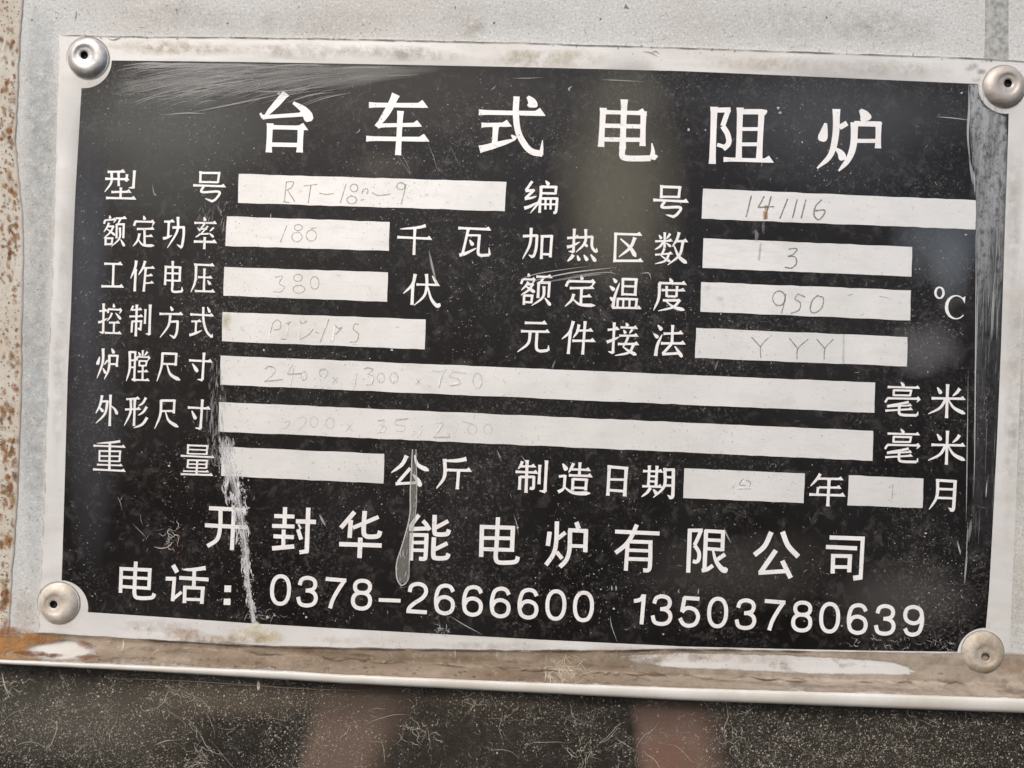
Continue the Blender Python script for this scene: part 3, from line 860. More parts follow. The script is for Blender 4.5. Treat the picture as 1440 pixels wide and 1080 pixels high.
L24 = 's 195,535 225,512 268,520 285,548 250,595 190,638; l 190,638 345,622; s 430,492 400,545 385,577; l 385,578 500,570; s 440,520 425,590 400,675; e 525,590,24,38; e 690,565,36,34; l 765,600 810,650; l 812,602 762,655; l 967,545 944,684; s 1030,532 1070,522 1105,540 1060,575; s 1060,575 1112,595 1095,655 1050,668; e 1172,606,30,40; e 1282,606,34,44'
L75 = 's 930,160 950,190; s 952,162 925,192; s 1015,116 1050,122 1088,112; s 1085,114 1062,160 1050,206; l 1198,132 1122,122; s 1122,124 1105,150 1150,160 1160,190 1105,196; e 1255,168,24,38'
writing(boxes[8], [(ENG, 1.7, .42, (340, 430), 6.0, L24), (ENG, 1.6, .4, (340, 490), 3.789, L75),
                   (FAINT, 1.1, .6, (340, 430), 6.0, 's 195,532 225,509 268,517; l 190,636 345,620; l 385,576 500,568; s 1030,530 1070,519 1105,537; l 655,542 700,530'),
                   (BRIGHT, 1.2, .85, (340, 430), 6.0, 'l 428,585 404,675; l 518,575 508,622; l 969,548 947,684; l 1108,612 1090,660; l 1160,600 1155,632; l 1280,615 1270,655; l 700,600 680,602'),
                   (BRIGHT, 1.2, .75, (340, 490), 3.789, 'l 1058,150 1050,200; s 1110,194 1150,184; s 1240,200 1262,208 1275,180')])
writing(boxes[9], [(ENG, 1.6, .3, (340, 490), 3.789, 's 225,395 255,388 240,420 215,430; s 300,372 335,368 340,395 300,440; e 385,392,20,28; e 470,398,22,28; s 560,400 585,440; s 590,398 552,445; s 722,388 760,382 748,405 735,410; s 735,410 768,420 755,442 715,446; s 885,376 825,384 820,405 868,415 860,440 822,440; l 965,408 930,475; s 1030,398 1075,398 1050,440 1022,474; l 1022,474 1108,472; l 1148,388 1125,478; e 1228,430,24,26; e 1312,428,22,26'),
                   (FAINT, 1.1, .55, (340, 490), 3.789, 'l 722,384 760,380; l 820,380 885,372; l 1022,472 1110,472; s 1175,388 1225,400'),
                   (BRIGHT, 1.2, .7, (340, 490), 3.789, 'l 752,400 730,438; l 1065,405 1040,445; l 1150,390 1130,475; l 962,425 932,478; l 720,448 762,440')])
writing(boxes[11], [(FAINT, 1.2, .45, (950, 640), 3.892, 's 325,150 312,182; l 340,186 412,184; s 372,128 350,160 385,168; s 385,135 410,150 405,175'),
                    (BRIGHT, 1.2, .7, (950, 640), 3.892, 'l 338,182 412,181; l 330,140 318,168; s 378,135 366,160')])
writing(boxes[12], [(ENG, 1.6, .3, (1190, 660), 1.0, 'l 66,24 64.5,42')])
writing(boxes[11], [(FAINT, 1.2, .45, (950, 640), 3.892, 's 325,150 312,182; l 340,186 412,184; s 372,128 350,160 385,168; s 385,135 410,150 405,175'),
                    (BRIGHT, 1.2, .7, (950, 640), 3.892, 'l 338,182 412,181; l 330,140 318,168; s 378,135 366,160')])
writing(boxes[12], [(ENG, 1.6, .4, (1190, 660), 1.0, 'l 66,22 64,42; s 60,26 64,23 67,21')])

# rivets ---------------------------------------------------------------------
R_BRIGHT = mat_rivet('bright_rivet_metal', (.60, .60, .60), (.43, .40, .36), .5, .47)
R_BROWN = mat_rivet('tarnished_rivet_metal', (.43, .39, .355), (.50, .46, .42), .4, .5)
R_DUSTY = mat_rivet('paint_dusted_rivet', (.62, .58, .52), (.48, .42, .34), .15, .55)
R_TAN = mat_rivet('dirt_caked_rivet', (.50, .46, .40), (.34, .28, .21), .15, .6)
PROF = [(5.4, 5.8), (6.4, 7.0), (8.0, 7.6), (10.5, 7.9), (13.0, 8.6), (14.6, 9.9), (16.5, 10.4), (19.0, 10.1), (22.5, 8.6), (25.6, 5.8), (27.6, 3.0), (28.6, 1.0), (29.0, -.4)]


def rivet(cx, cy, mat, label, hx, hy, r=1.0, dish=.74, bore=None):
    v, f = [], []
    n = 48
    c0 = P(cx, cy, H_PLATE)
    px = 0.22 * MM * r
    for i, (rr, hh) in enumerate(PROF):
        # the mandrel hole sits a little off centre
        k = max(0, 1 - rr / 22)
        for j in range(n):
            a = 2 * math.pi * j / n
            wob = 1 + .018 * noise.noise(Vector((math.cos(a) * 2 + cx, math.sin(a) * 2, rr * .2)))
            v.append(Vector((c0.x + rr * wob * px * math.cos(a) + hx * px * k, c0.y - (hh * .22 * MM) * dish, c0.z + rr * wob * px * math.sin(a) - hy * px * k)))
    for i in range(len(PROF) - 1):
        for j in range(n):
            a, b = i * n + j, i * n + (j + 1) % n
            f.append((a, b, b + n, a + n))
    o = link('rivet', v, f, mat, plate, label, smooth=True)
    # the blind hole left by the mandrel: a dark cup
    vv, ff = [], []
    for rr, hh in ((5.9, 6.3), (5.1, 5.0), (4.6, .8), (.01, .4)):
        for j in range(20):
            a = 2 * math.pi * j / 20
            vv.append(Vector((c0.x + (hx + rr * math.cos(a)) * px, c0.y - hh * .22 * MM * dish, c0.z + (rr * math.sin(a) - hy) * px)))
    for i in range(3):
        for j in range(20):
            q, t = i * 20 + j, i * 20 + (j + 1) % 20
            ff.append((q, t, t + 20, q + 20))
    link('bore', vv, ff, bore or M_BORE, o)
    return o


rivet(123.5, 81.5, R_BRIGHT, 'bright domed rivet at the top left corner', -3.5, -2.5)
rivet(1412, 122, R_BROWN, 'tarnished brownish rivet at the top right corner', 3.5, -4)
rivet(82.5, 848, R_DUSTY, 'cream paint-dusted rivet at the bottom left corner', -6, 1.5)
rivet(1382, 917, R_TAN, 'dirt caked rivet at the bottom right corner', 2, 7, 1.0, .7, mat_plain('packed_dirt', (.16, .125, .09)))


# ------------------------------------------------------------------ marks, dust, scratches
class Marks:
    def __init__(self, h):
        self.k = Ink(h)
        self.h0 = h

    def line(self, pts, w_, col, a, taper=True, n=6):
        path = catmull(pts, n)
        m_ = len(path) - 1
        al = [a * (math.sin(math.pi * (i + .6) / (m_ + 1.2)) ** .6 if taper else 1) for i in range(m_ + 1)]
        ws = [max(.25, w_ * (.35 + .65 * math.sin(math.pi * (i + .3) / (m_ + .6)))) if taper else w_ for i in range(m_ + 1)]
        self.k.h = self.h0 + random.uniform(0, .05)
        self.k.strip(path, ws, col, al)

    def speck(self, x, y, r, col, a):
        k = self.k
        h = self.h0 + random.uniform(0, .05)
        b = len(k.v)
        n = random.choice((3, 4, 5))
        a0 = random.uniform(0, 6.3)
        for i in range(n):
            t = a0 + 6.283 * i / n
            q = r * random.uniform(.5, 1.25)
            k.v.append(P(x + q * math.cos(t), y + q * math.sin(t), h))
            k.c.append((*col, a))
        k.f.append(tuple(range(b, b + n)))

    def blob(self, x, y, rx, ry, col, a, rot=0.0, n=22, h=None):
        """soft-edged patch: alpha falls to nothing at the rim"""
        k = self.k
        h = (self.h0 + random.uniform(0, .05)) if h is None else h
        b = len(k.v)
        cr, sr = math.cos(rot), math.sin(rot)
        ph = random.uniform(0, 20)
        k.v.append(P(x, y, h))
        k.c.append((*col, a))
        for ring, (s, aa) in enumerate(((.35, .9), (.68, .5), (1, 0))):
            for i in range(n):
                t = 6.283185 * i / n
                q = s * (1 + .28 * noise.noise(Vector((math.cos(t) * 1.3 + ph, math.sin(t) * 1.3, s))))
                u, v_ = rx * q * math.cos(t), ry * q * math.sin(t)
                k.v.append(P(x + u * cr - v_ * sr, y + u * sr + v_ * cr, h))
                k.c.append((*col, a * aa))
        for i in range(n):
            j = (i + 1) % n
            k.f.append((b, b + 1 + i, b + 1 + j))
            for r_ in (0, 1):
                p0, p1 = b + 1 + r_ * n + i, b + 1 + r_ * n + j
                k.f.append((p0, p1, p1 + n, p0 + n))

    def done(self, name, mat, parent):
        o = self.k.done(name, mat, parent)
        o['kind'] = 'stuff'
        return o


def grey(lo=.3, hi=.55, warm=.0):
    g = random.uniform(lo, hi)
    return (g * (1 + warm), g, g * (1 - warm))


U = random.uniform
H_MARK = 1.16
# smeared, broken rub patch at the top left, under the single scratches
mk = Marks(H_MARK)
NXR, NYR = 34, 10
b = len(mk.k.v)
for i in range(NXR + 1):
    x = 157 + 470 * i / NXR
    y0, y1 = lerp_path([(157, 86.5), (320, 88), (480, 91), (640, 94)], x), 168 - 66 * (i / NXR) ** 1.1
    for j in range(NYR + 1):
        t = j / NYR
        e = min(1, i / 4, (NXR - i) / 12) * min(1, t * 5 + .35) * min(1, (1 - t) * 2.2)
        mk.k.v.append(P(x, y0 + (y1 - y0) * t, H_MARK - .01))
        mk.k.c.append((.40, .405, .385, .8 * e))
for i in range(NXR):
    for j in range(NYR):
        a = b + i * (NYR + 1) + j
        mk.k.f.append((a, a + 1, a + NYR + 2, a + NYR + 1))
mk.done('rubbed_patch', M_RUB, plate)
# sweeping rub marks across the top left of the black field
mk = Marks(H_MARK)
for _ in range(210):
    t = U(0, 1)
    x0 = 165 + 300 * t * U(.4, 1.1)
    y0 = 92 + U(0, 1) ** 1.6 * 62
    ln = U(30, 130)
    sl = -.06 - .24 * (y0 - 90) / 60 * U(.6, 1.2)
    x1 = min(590, x0 + ln)
    y1 = y0 + (x1 - x0) * sl
    cvy = U(1, 5)
    ymin = 87.5 + (x1 - 157) * .012
    if y1 < ymin:
        y1 = ymin + U(0, 6)
        y0 = max(y0, y1 + 2)
    mk.line([(x0, y0), ((x0 + x1) / 2, max(ymin, (y0 + y1) / 2 - cvy)), (x1, y1)], U(.5, 1.7), grey(.35, .62), U(.15, .6))
for _ in range(150):
    t = U(0, 1)
    x0, y0 = 158 + 340 * t, 96 + U(0, 52) * (1 - .45 * t)
    ln = U(40, 130)
    sl = -.05 - .2 * (y0 - 92) / 55
    ymin = 90 + (x0 + ln - 157) * .012
    y1 = max(ymin + U(1, 5), y0 + ln * sl)
    mk.line([(x0, y0), (x0 + ln / 2, (y0 + y1) / 2 - U(0, 3)), (x0 + ln, y1)], U(3, 9), (lambda q: (q, q * 1.01, q * .95))(U(.25, .45)), U(.06, .19))
# a few separate lines
for a in ([(225, 162), (262, 159), (290, 160)], [(270, 158), (330, 146), (405, 130)], [(350, 128), (400, 128), (450, 118)]):
    mk.line(a, 1.8, (.5, .5, .49), .6)
for a, w_, al in (([(728, 394), (760, 384), (830, 374)], 1.4, .7), ([(745, 396), (800, 384), (866, 376)], 1.8, .8), ([(760, 398), (820, 388), (850, 385)], 3.2, .4),
                  ([(800, 388), (850, 383), (870, 386)], 1.2, .6), ([(900, 385), (912, 384), (916, 394)], 1.6, .6),
                  ([(1315, 164), (1340, 166), (1364, 169)], 1.3, .7), ([(632, 866), (655, 880), (678, 892)], 1.2, .55), ([(603, 352), (608, 375), (614, 400)], 3.0, .55),
                  ([(555, 213), (568, 232), (580, 250)], 1.1, .3), ([(562, 212), (572, 230), (578, 246)], 1.0, .3), ([(600, 196), (610, 222), (617, 246)], 1.0, .3),
                  ([(633, 203), (640, 220), (648, 236)], 1.0, .3), ([(802, 128), (800, 125), (805, 121)], 2.2, .7), ([(858, 866), (860, 880), (868, 903)], 1.2, .6),
                  ([(722, 722), (727, 738), (729, 752)], 1.1, .55), ([(1018, 742), (1022, 752), (1028, 764)], 2.0, .6), ([(1346, 760), (1349, 772), (1351, 780)], 2.2, .6),
                  ([(449, 723), (453, 731), (458, 740)], 3.0, .6), ([(698, 120), (694, 124), (690, 127)], 1.5, .5), ([(508, 108), (560, 106), (590, 105)], 1.3, .4),
                  ([(720, 110), (740, 110), (764, 109)], 1.4, .4), ([(845, 112), (870, 113), (905, 115)], 1.5, .5), ([(500, 188), (505, 184), (506, 181)], 1.4, .7),
                  ([(733, 640), (738, 648), (742, 655)], 1.2, .6), ([(698, 632), (702, 640), (704, 647)], 1.2, .6), ([(218, 272), (218, 273.5), (217, 275)], 2.0, .5),
                  ([(381, 300), (380.5, 304), (381, 306)], 1.5, .6), ([(214, 258), (217, 273), (222, 274)], 1.4, .5), ([(1010, 506), (1007, 515), (1005, 521)], 2.5, .3),
                  ([(1062, 322), (1064, 330), (1063, 340)], 5.0, .3), ([(1075, 310), (1073, 318), (1074, 330)], 4, .2), ([(781, 506), (778, 514), (776, 520)], 2.5, .3),
                  ([(860, 823), (860.5, 827), (860, 831)], 2, .6), ([(866, 823), (866.5, 827), (866, 831)], 2, .6), ([(983, 827), (982, 832), (982, 836)], 1.8, .6),
                  ([(955, 828), (954, 832), (956, 834)], 1.6, .6)):
    mk.line(a, w_, grey(.45, .6), al)
mk.done('scratches', M_MARK, plate)

# white scrape running down the lower left
mk = Marks(H_MARK + .02)
spine = [(312, 628), (322, 660), (334, 700), (343, 760), (347, 810), (353, 850), (357, 877)]
halfw = [(628, 11), (660, 19), (690, 21), (720, 14), (770, 11), (820, 8), (850, 7), (877, 4)]
sx_, sh_ = [(q, p) for p, q in spine], halfw
for _ in range(520):
    y0 = U(622, 868) if random.random() < .7 else U(640, 720)
    hw = lerp_path(sh_, y0)
    off = max(-1.0, min(1.0, random.gauss(0, .45))) * hw * .8
    x0 = lerp_path(sx_, y0) + off
    if noise.noise(Vector((x0 * .09, y0 * .06, 4))) < -.12:
        continue
    ang = math.radians(82 + random.gauss(0, 9))
    ln = U(3, 15)
    x1, y1 = x0 + math.cos(ang) * ln, min(876, y0 + math.sin(ang) * ln)
    mk.line([(x0, y0), ((x0 + x1) / 2 + U(-1.5, 1.5), (y0 + y1) / 2), (x1, y1)], U(.7, 2.4), grey(.6, .8), U(.35, .95), n=3)
for dx_ in (-3, 0, 3):
    mk.line([(x_ + dx_ * (.4 if y_ > 800 else 1), y_) for x_, y_ in spine], 4.6, (.62, .62, .61), .24, False)
mk.line([(325, 660), (336, 705), (345, 765), (349, 812), (356, 876)], 2.3, (.76, .76, .75), .6, False)
mk.blob(360, 878, 7, 5, (.74, .68, .52), .8)
for _ in range(700):
    y0 = U(622, 876)
    x0 = lerp_path(sx_, y0) + random.gauss(0, .42) * lerp_path(sh_, y0)
    mk.speck(x0, y0, U(.4, 1.5), grey(.5, .72), U(.25, .8))
for _ in range(90):                                       # grey rub beside the long boxes
    y0 = U(505, 640)
    x0 = 306 - (y0 - 500) * .02 + random.gauss(0, 7)
    mk.line([(x0, y0), (x0 + U(-3, 3), y0 + U(6, 22))], U(.8, 3), grey(.35, .55), U(.1, .35), n=3)
for _ in range(60):
    x0, y0 = U(308, 330), U(612, 630)
    mk.line([(x0, y0), (x0 + U(-1, 1), y0 + U(4, 14))], U(.8, 2), grey(.5, .7), U(.25, .7), n=3)
for _ in range(36):                                       # rub above the character for rate
    x0, y0 = U(278, 322), U(282, 318)
    mk.line([(x0, y0), (x0 + U(-6, 8), y0 + U(4, 16))], U(.6, 1.6), grey(.4, .55), U(.15, .55), n=3)
mk.done('scrape', M_MARK, plate)

# cloudy reflections in the black enamel, painted as hazy patches
mk = Marks(H_MARK - .03)
sm_ = 0
for x, y, rx, ry, c, a, rt_ in ((868, 250, 100, 175, (.24, .23, .18), .36, 0), (868, 300, 66, 120, (.24, .225, .18), .26, 0), (560, 130, 420, 70, (.17, .165, .155), .2, .03), (1180, 150, 260, 70, (.15, .155, .165), .26, .03), (890, 130, 60, 50, (.2, .2, .17), .25, 0), (1320, 340, 80, 60, (.2, .235, .27), .32, 0),
                                (1335, 380, 34, 60, (.22, .25, .28), .3, 0), (1300, 490, 60, 42, (.22, .22, .23), .35, 0), (1180, 200, 160, 90, (.15, .16, .18), .2, 0),
                                (235, 170, 190, 100, (.21, .215, .2), .44, 0), (230, 260, 110, 60, (.2, .21, .19), .22, 0), (120, 350, 40, 200, (.16, .17, .2), .3, 0), (540, 235, 60, 26, (.2, .18, .15), .25, 0),
                                (130, 600, 50, 200, (.15, .155, .175), .2, 0), (1270, 840, 120, 60, (.17, .165, .155), .25, 0), (1040, 800, 160, 60, (.13, .125, .11), .2, 0)):
    mk.blob(x, y, rx, ry, c, a, rt_, 28, H_BLACK + .003 + .001 * sm_)
    sm_ += 1
mk.done('painted_reflections', M_MARK, plate)

# dried drip with a pale rim
mk = Marks(H_MARK + .08)
left = [(580, 632), (577, 690), (576, 726), (566, 765), (558, 790), (557.5, 808), (560, 818)]
right = [(585, 632), (586, 690), (584, 725), (578, 765), (575.5, 795), (575, 812), (571, 820)]
L, R = catmull(left, 8), catmull(right, 8)
b = len(mk.k.v)
for (lx, ly), (rx, ry) in zip(L, R):
    a = .12 if ly < 650 else .34
    mk.k.v += [P(lx, ly, H_MARK + .08), P(rx, ry, H_MARK + .08)]
    mk.k.c += [(.36, .35, .32, a)] * 2
for i in range(len(L) - 1):
    a = b + 2 * i
    mk.k.f.append((a, a + 2, a + 3, a + 1))
mk.h0 += .01
mk.line(left + [(565, 823), (571, 820)], 1.6, (.55, .54, .51), .8, False)
mk.line(right, 1.3, (.55, .54, .51), .6, False)
for _ in range(45):
    t = random.random()
    i = min(len(L) - 1, int(t * len(L)))
    x = U(L[i][0], R[i][0])
    mk.line([(x, L[i][1]), (x + U(-1.5, 1), L[i][1] + U(4, 12))], U(.5, 1.2), grey(.35, .6), U(.2, .7), n=3)
mk.done('dried_drip', M_MARK, plate)

# worn band down the right edge of the black field
mk = Marks(H_MARK)
rows_ = [(119, 1364, 1377, .95), (132, 1364, 1376, .95), (150, 1363, 1383, .95), (165, 1363, 1415, .95), (200, 1364, 1416.5, .9), (235, 1369, 1415.5, .9), (280, 1373, 1414.5, .85),
         (318, 1373, 1413.5, .75), (330, 1372, 1412.5, .62), (365, 1372, 1411.5, .6), (400, 1372, 1410.5, .55), (412, 1372, 1410, .4), (430, 1372, 1409.5, .2), (480, 1371, 1408, .14),
         (560, 1370, 1405, .1), (640, 1369, 1401, .07), (700, 1367, 1398, .08), (800, 1364, 1393, .0)]
NC = 10
b = len(mk.k.v)
for (y, xl, xr, a) in rows_:
    for c in range(NC + 1):
        t = c / NC
        ea = a * (.55 if c in (0, NC) else 1) * (1 if y < 330 else (1.1 if .05 < t < .45 else .72))
        x = xl + (xr - xl) * t + (U(-.8, .8) if c in (0,) else 0)
        mk.k.v.append(P(x, y, H_MARK + .015))
        mk.k.c.append((.37, .385, .40, min(1, ea)))
for i in range(len(rows_) - 1):
    for c in range(NC):
        a = b + i * (NC + 1) + c
        mk.k.f.append((a, a + 1, a + NC + 2, a + NC + 1))
mk.done('worn_band', M_SCUFF, plate)
mk = Marks(H_MARK + .06)
for _ in range(240):
    y0 = 120 + 330 * U(0, 1) ** 1.2
    x0 = U(1366 if y0 < 230 else 1374, 1414 - (y0 - 150) * .02)
    ln = U(8, 60)
    mk.line([(x0, y0), (x0 - ln * .02 + U(-.6, .6), y0 + ln / 2), (x0 - ln * .045, y0 + ln)], U(.5, 1.6), grey(.3, .6, -.03), U(.1, .4), n=3)
for _ in range(50):
    y0 = U(420, 720)
    x0 = U(1374, 1408) - (y0 - 420) * .035
    ln = U(10, 50)
    mk.line([(x0, y0), (x0 - ln * .02, y0 + ln / 2), (x0 - ln * .04, y0 + ln)], U(.4, 1.3), grey(.22, .4, -.03), U(.08, .3), n=3)
for a, w_, al in (([(1372.5, 330), (1372.3, 420), (1371.5, 540), (1370.5, 640), (1369, 700)], 1.6, .75), ([(1375, 400), (1374, 450), (1373, 520)], 1.3, .5),
                  ([(1361.5, 520), (1360.5, 600), (1359.5, 680), (1358.5, 735)], 1.5, .6), ([(1366, 730), (1364, 745), (1362, 762)], 4, .3), ([(1360, 775), (1358, 800), (1356, 822)], 2.6, .45),
                  ([(1361, 735), (1360, 760), (1358, 800)], 1.4, .4), ([(1388, 675), (1387, 690), (1386.5, 700)], 1.6, .6), ([(1398, 395), (1396, 430), (1394, 478)], 3, .4),
                  ([(1362, 119), (1363, 150), (1361, 190), (1365, 235)], 3.2, .6), ([(1363, 225), (1366, 240), (1368, 260)], 3.6, .5), ([(1369, 240), (1370, 250), (1371, 275)], 2.4, .6)):
    mk.line(a, w_, grey(.5, .65, -.02), al, n=8)
mk.done('vertical_scratches', M_MARK, plate)

# dust and flecks over the black field
mk = Marks(H_MARK + .03)


def in_black(x, y):
    return 92 + (816 - y) * .032 < x < 1416 - (y - 150) * .04 and 90 + (x - 157) * .025 < y < 858 + (x - 90) * .045


cnt = 0
while cnt < 9500:
    x, y = U(90, 1415), U(88, 912)
    if not in_black(x, y):
        continue
    d = 1.7 * noise.noise(Vector((x * .008, y * .008, 5))) + .8 * noise.noise(Vector((x * .04, y * .04, 9)))
    d += .25 * (1 - x / 1400) - .2 * (y < 500 and x > 760)
    if random.random() > .1 + d * .9:
        continue
    cnt += 1
    big = random.random() ** 5
    mk.speck(x, y, .35 + .5 * random.random() + .55 * big, grey(.35, .58, .02), U(.1, .42) + .35 * big)
for x, y, r in ((392, 132, 2.4), (376, 868, 2.6), (427, 863, 2), (430, 868, 2), (551, 492, 2.6), (520, 504, 2.4), (371, 492, 1.6), (1352, 131, 3), (992, 183, 2.6), (968, 182, 2.2),
                (1097, 158, 2.6), (1094, 152, 1.8), (238, 655, 2.2), (239, 651, 1.6), (1316, 854, 1.6), (386, 865, 1.6), (728, 742, 2.2), (1128, 200, 1.6), (845, 829, 2), (863, 856, 1.8),
                (257, 800, 2), (1302, 750, 1.6), (933, 892, 2), (1358, 330, 2), (606, 892, 2), (1184, 880, 1.7)):
    mk.speck(x, y, r, grey(.45, .6, .02), .8)
mk.done('dust', M_MARK, plate)

# lint and hairs caught on the plate
mk = Marks(H_MARK + .1)


def fibre(mk, x, y, ln, w_, col, a, bend=1.0):
    ang = U(0, 6.283)
    pts = [(x, y)]
    for _ in range(4):
        ang += U(-.9, .9) * bend
        x += math.cos(ang) * ln / 4
        y += math.sin(ang) * ln / 4
        pts.append((x, y))
    mk.line(pts, w_, col, a, n=4)


for _ in range(14):
    fibre(mk, 243 + random.gauss(0, 6), 756 + random.gauss(0, 6), U(8, 24), U(.6, 1.1), grey(.42, .6, .06), U(.5, .9), 1.6)
for _ in range(10):
    fibre(mk, 248 + random.gauss(0, 5), 770 + random.gauss(0, 8), U(6, 16), U(1, 2.2), (.13, .07, .05), U(.4, .7), 1.4)
mk.line([(216, 769), (228, 771), (240, 768)], 1.6, (.5, .48, .45), .7)
mk.line([(186, 736), (198, 748), (206, 756)], 1.2, (.4, .4, .4), .5)
mk.line([(165, 698), (169, 706), (172, 718)], 1.2, (.4, .4, .4), .5)
for _ in range(6):
    fibre(mk, 200 + U(0, 40), 740 + U(-10, 12), U(8, 26), U(.5, 1), grey(.35, .5, .03), U(.3, .6), .5)
for _ in range(14):
    fibre(mk, 622 + random.gauss(0, 5), 886 + random.gauss(0, 4), U(5, 14), U(.6, 1.1), grey(.4, .6), U(.4, .8))
for _ in range(1100):
    x, y = U(95, 1400), U(95, 900)
    if in_black(x, y):
        fibre(mk, x, y, U(2, 10), U(.5, 1.1), grey(.32, .5, .02), U(.12, .5), 1.4)
for _ in range(18):
    fibre(mk, 370 + U(-25, 25), 874 + U(-6, 0) - 8, U(6, 20), U(.5, .9), grey(.4, .6), U(.3, .6))
for _ in range(40):                                       # lint along the bottom right of the black field
    fibre(mk, U(1190, 1340), U(898, 914), U(5, 14), U(.6, 1.3), grey(.35, .52, .04), U(.3, .7), 1.4)
mk.done('lint', M_MARK, plate)

# stains on the bare border, grime along its edges
mk = Marks(H_MARK + .02)
for x, y, rx, ry, c, a in ((355, 893, 44, 12, (.78, .68, .46), 1), (372, 897, 30, 9, (.8, .72, .52), 1), (258, 890, 34, 9, (.52, .38, .28), .9), (190, 884, 26, 3, (.45, .42, .38), .5), (300, 898, 90, 7, (.56, .46, .34), .9),
                           (500, 900, 90, 6, (.60, .52, .42), .3), (700, 908, 120, 6, (.56, .46, .36), .4), (1000, 924, 160, 10, (.66, .56, .50), .5),
                           (905, 920, 100, 11, (.58, .48, .40), .55), (770, 82, 90, 16, (.62, .58, .44), .75), (250, 67, 110, 13, (.62, .55, .42), .7), (1080, 89, 120, 12, (.66, .62, .5), .5), (560, 74, 110, 13, (.55, .52, .46), .6), (420, 72, 90, 14, (.6, .56, .48), .5), (1260, 96, 90, 14, (.6, .58, .52), .5), (84, 500, 12, 180, (.6, .6, .58), .4), (1425, 560, 14, 220, (.62, .61, .57), .5), (1424, 300, 14, 120, (.55, .54, .5), .5), (220, 880, 70, 10, (.58, .55, .5), .5),
                           (995, 405, 6, 5, (.5, .3, .2), .3), (318, 452, 8, 14, (.55, .42, .25), .4), (1013, 420, 6, 4, (.6, .4, .3), .35)):
    mk.blob(x, y, rx, ry, c, a, .03)
for x, y in ((1363, 96), (1370, 92), (1380, 100), (1372, 112)):
    mk.blob(x, y, 8, 5, (.33, .30, .25), .6)
mk.done('border_stains', M_STAIN_TINT, plate)
mk = Marks(H_MARK)
for _ in range(420):                                     # dirt in the seam round the plate
    side = random.random()
    if side < .72:
        x = U(84, 1450)
        y = lerp_path(top_e, x) + U(-.6, 1.2)
        mk.line([(x, y), (x + U(8, 40), lerp_path(top_e, min(1452, x + 30)) + U(-.5, 1.0))], U(.5, 1.6), grey(.14, .28, .08), U(.2, .65), n=3)
    else:
        y = U(55, 885)
        x = float(np.interp(y, [49, 220, 380, 560, 740, 889], [83, 79, 74, 67, 61, 54])) + U(-.6, .8)
        mk.line([(x, y), (x - .3, y + U(6, 16))], U(.4, 1.2), grey(.25, .4, .03), U(.12, .4), n=3)
for _ in range(34):                                      # dark flakes along the top edge
    x = U(84, 1440)
    mk.speck(x, lerp_path(top_e, x) + U(-2, 3), U(.8, 2.2), (.2, .18, .15), U(.4, .8))
for _ in range(260):                                     # grit on the bare border
    if random.random() < .5:
        x = U(90, 1440); y = lerp_path(top_e, x) + U(2, 30)
    else:
        x = U(90, 1300); y = lerp_path(sorted(bot_e), x) - U(2, 28)
    mk.speck(x, y, U(.4, 1.1), grey(.25, .45, .06), U(.25, .6))
for pts in ([(902, 72), (915, 74), (926, 80)], [(915, 74), (922, 72), (928, 76)], [(150, 53), (160, 56), (172, 51)], [(158, 55), (166, 54), (170, 52)]):
    mk.line(pts, 1.2, (.2, .18, .15), .7)
for cx, cy, r in ((123.5, 81.5, 29.6), (1412, 122, 29.8), (82.5, 848, 29.6), (1382, 917, 29.8)):
    k = ell(cx, cy, r, r, -120, 150, 40)
    mk.line(k, 1.5, (.12, .10, .085), .8, True, 2)
    mk.line(ell(cx, cy, r + .6, r + .6, U(100, 160), U(280, 330), 30), 1.6, (.22, .17, .12), .55, True, 2)
mk.done('seam_dirt', M_MARK, plate)

# ------------------------------------------------------------------ dirt on ledge and casing
gt = [(-150, 885), (0, 889), (54, 891), (110, 893), (200, 898), (332, 906), (400, 908), (480, 910), (560, 911.5), (700, 913.5), (860, 914), (960, 911.5), (1100, 914), (1230, 916), (1345, 917.5),
      (1440, 919), (1600, 921)]
NXG, NYG = 300, 22
patch = [(870, 918), (960, 917), (1100, 920), (1193, 925), (1256, 930), (1280, 938), (1288, 944), (1278, 950), (1127, 947), (993, 941), (870, 936)]


def in_poly(x, y, poly):
    c = False
    n = len(poly)
    for i in range(n):
        (x0, y0), (x1, y1) = poly[i], poly[i - 1]
        if (y0 > y) != (y1 > y) and x < (x1 - x0) * (y - y0) / (y1 - y0) + x0:
            c = not c
    return c


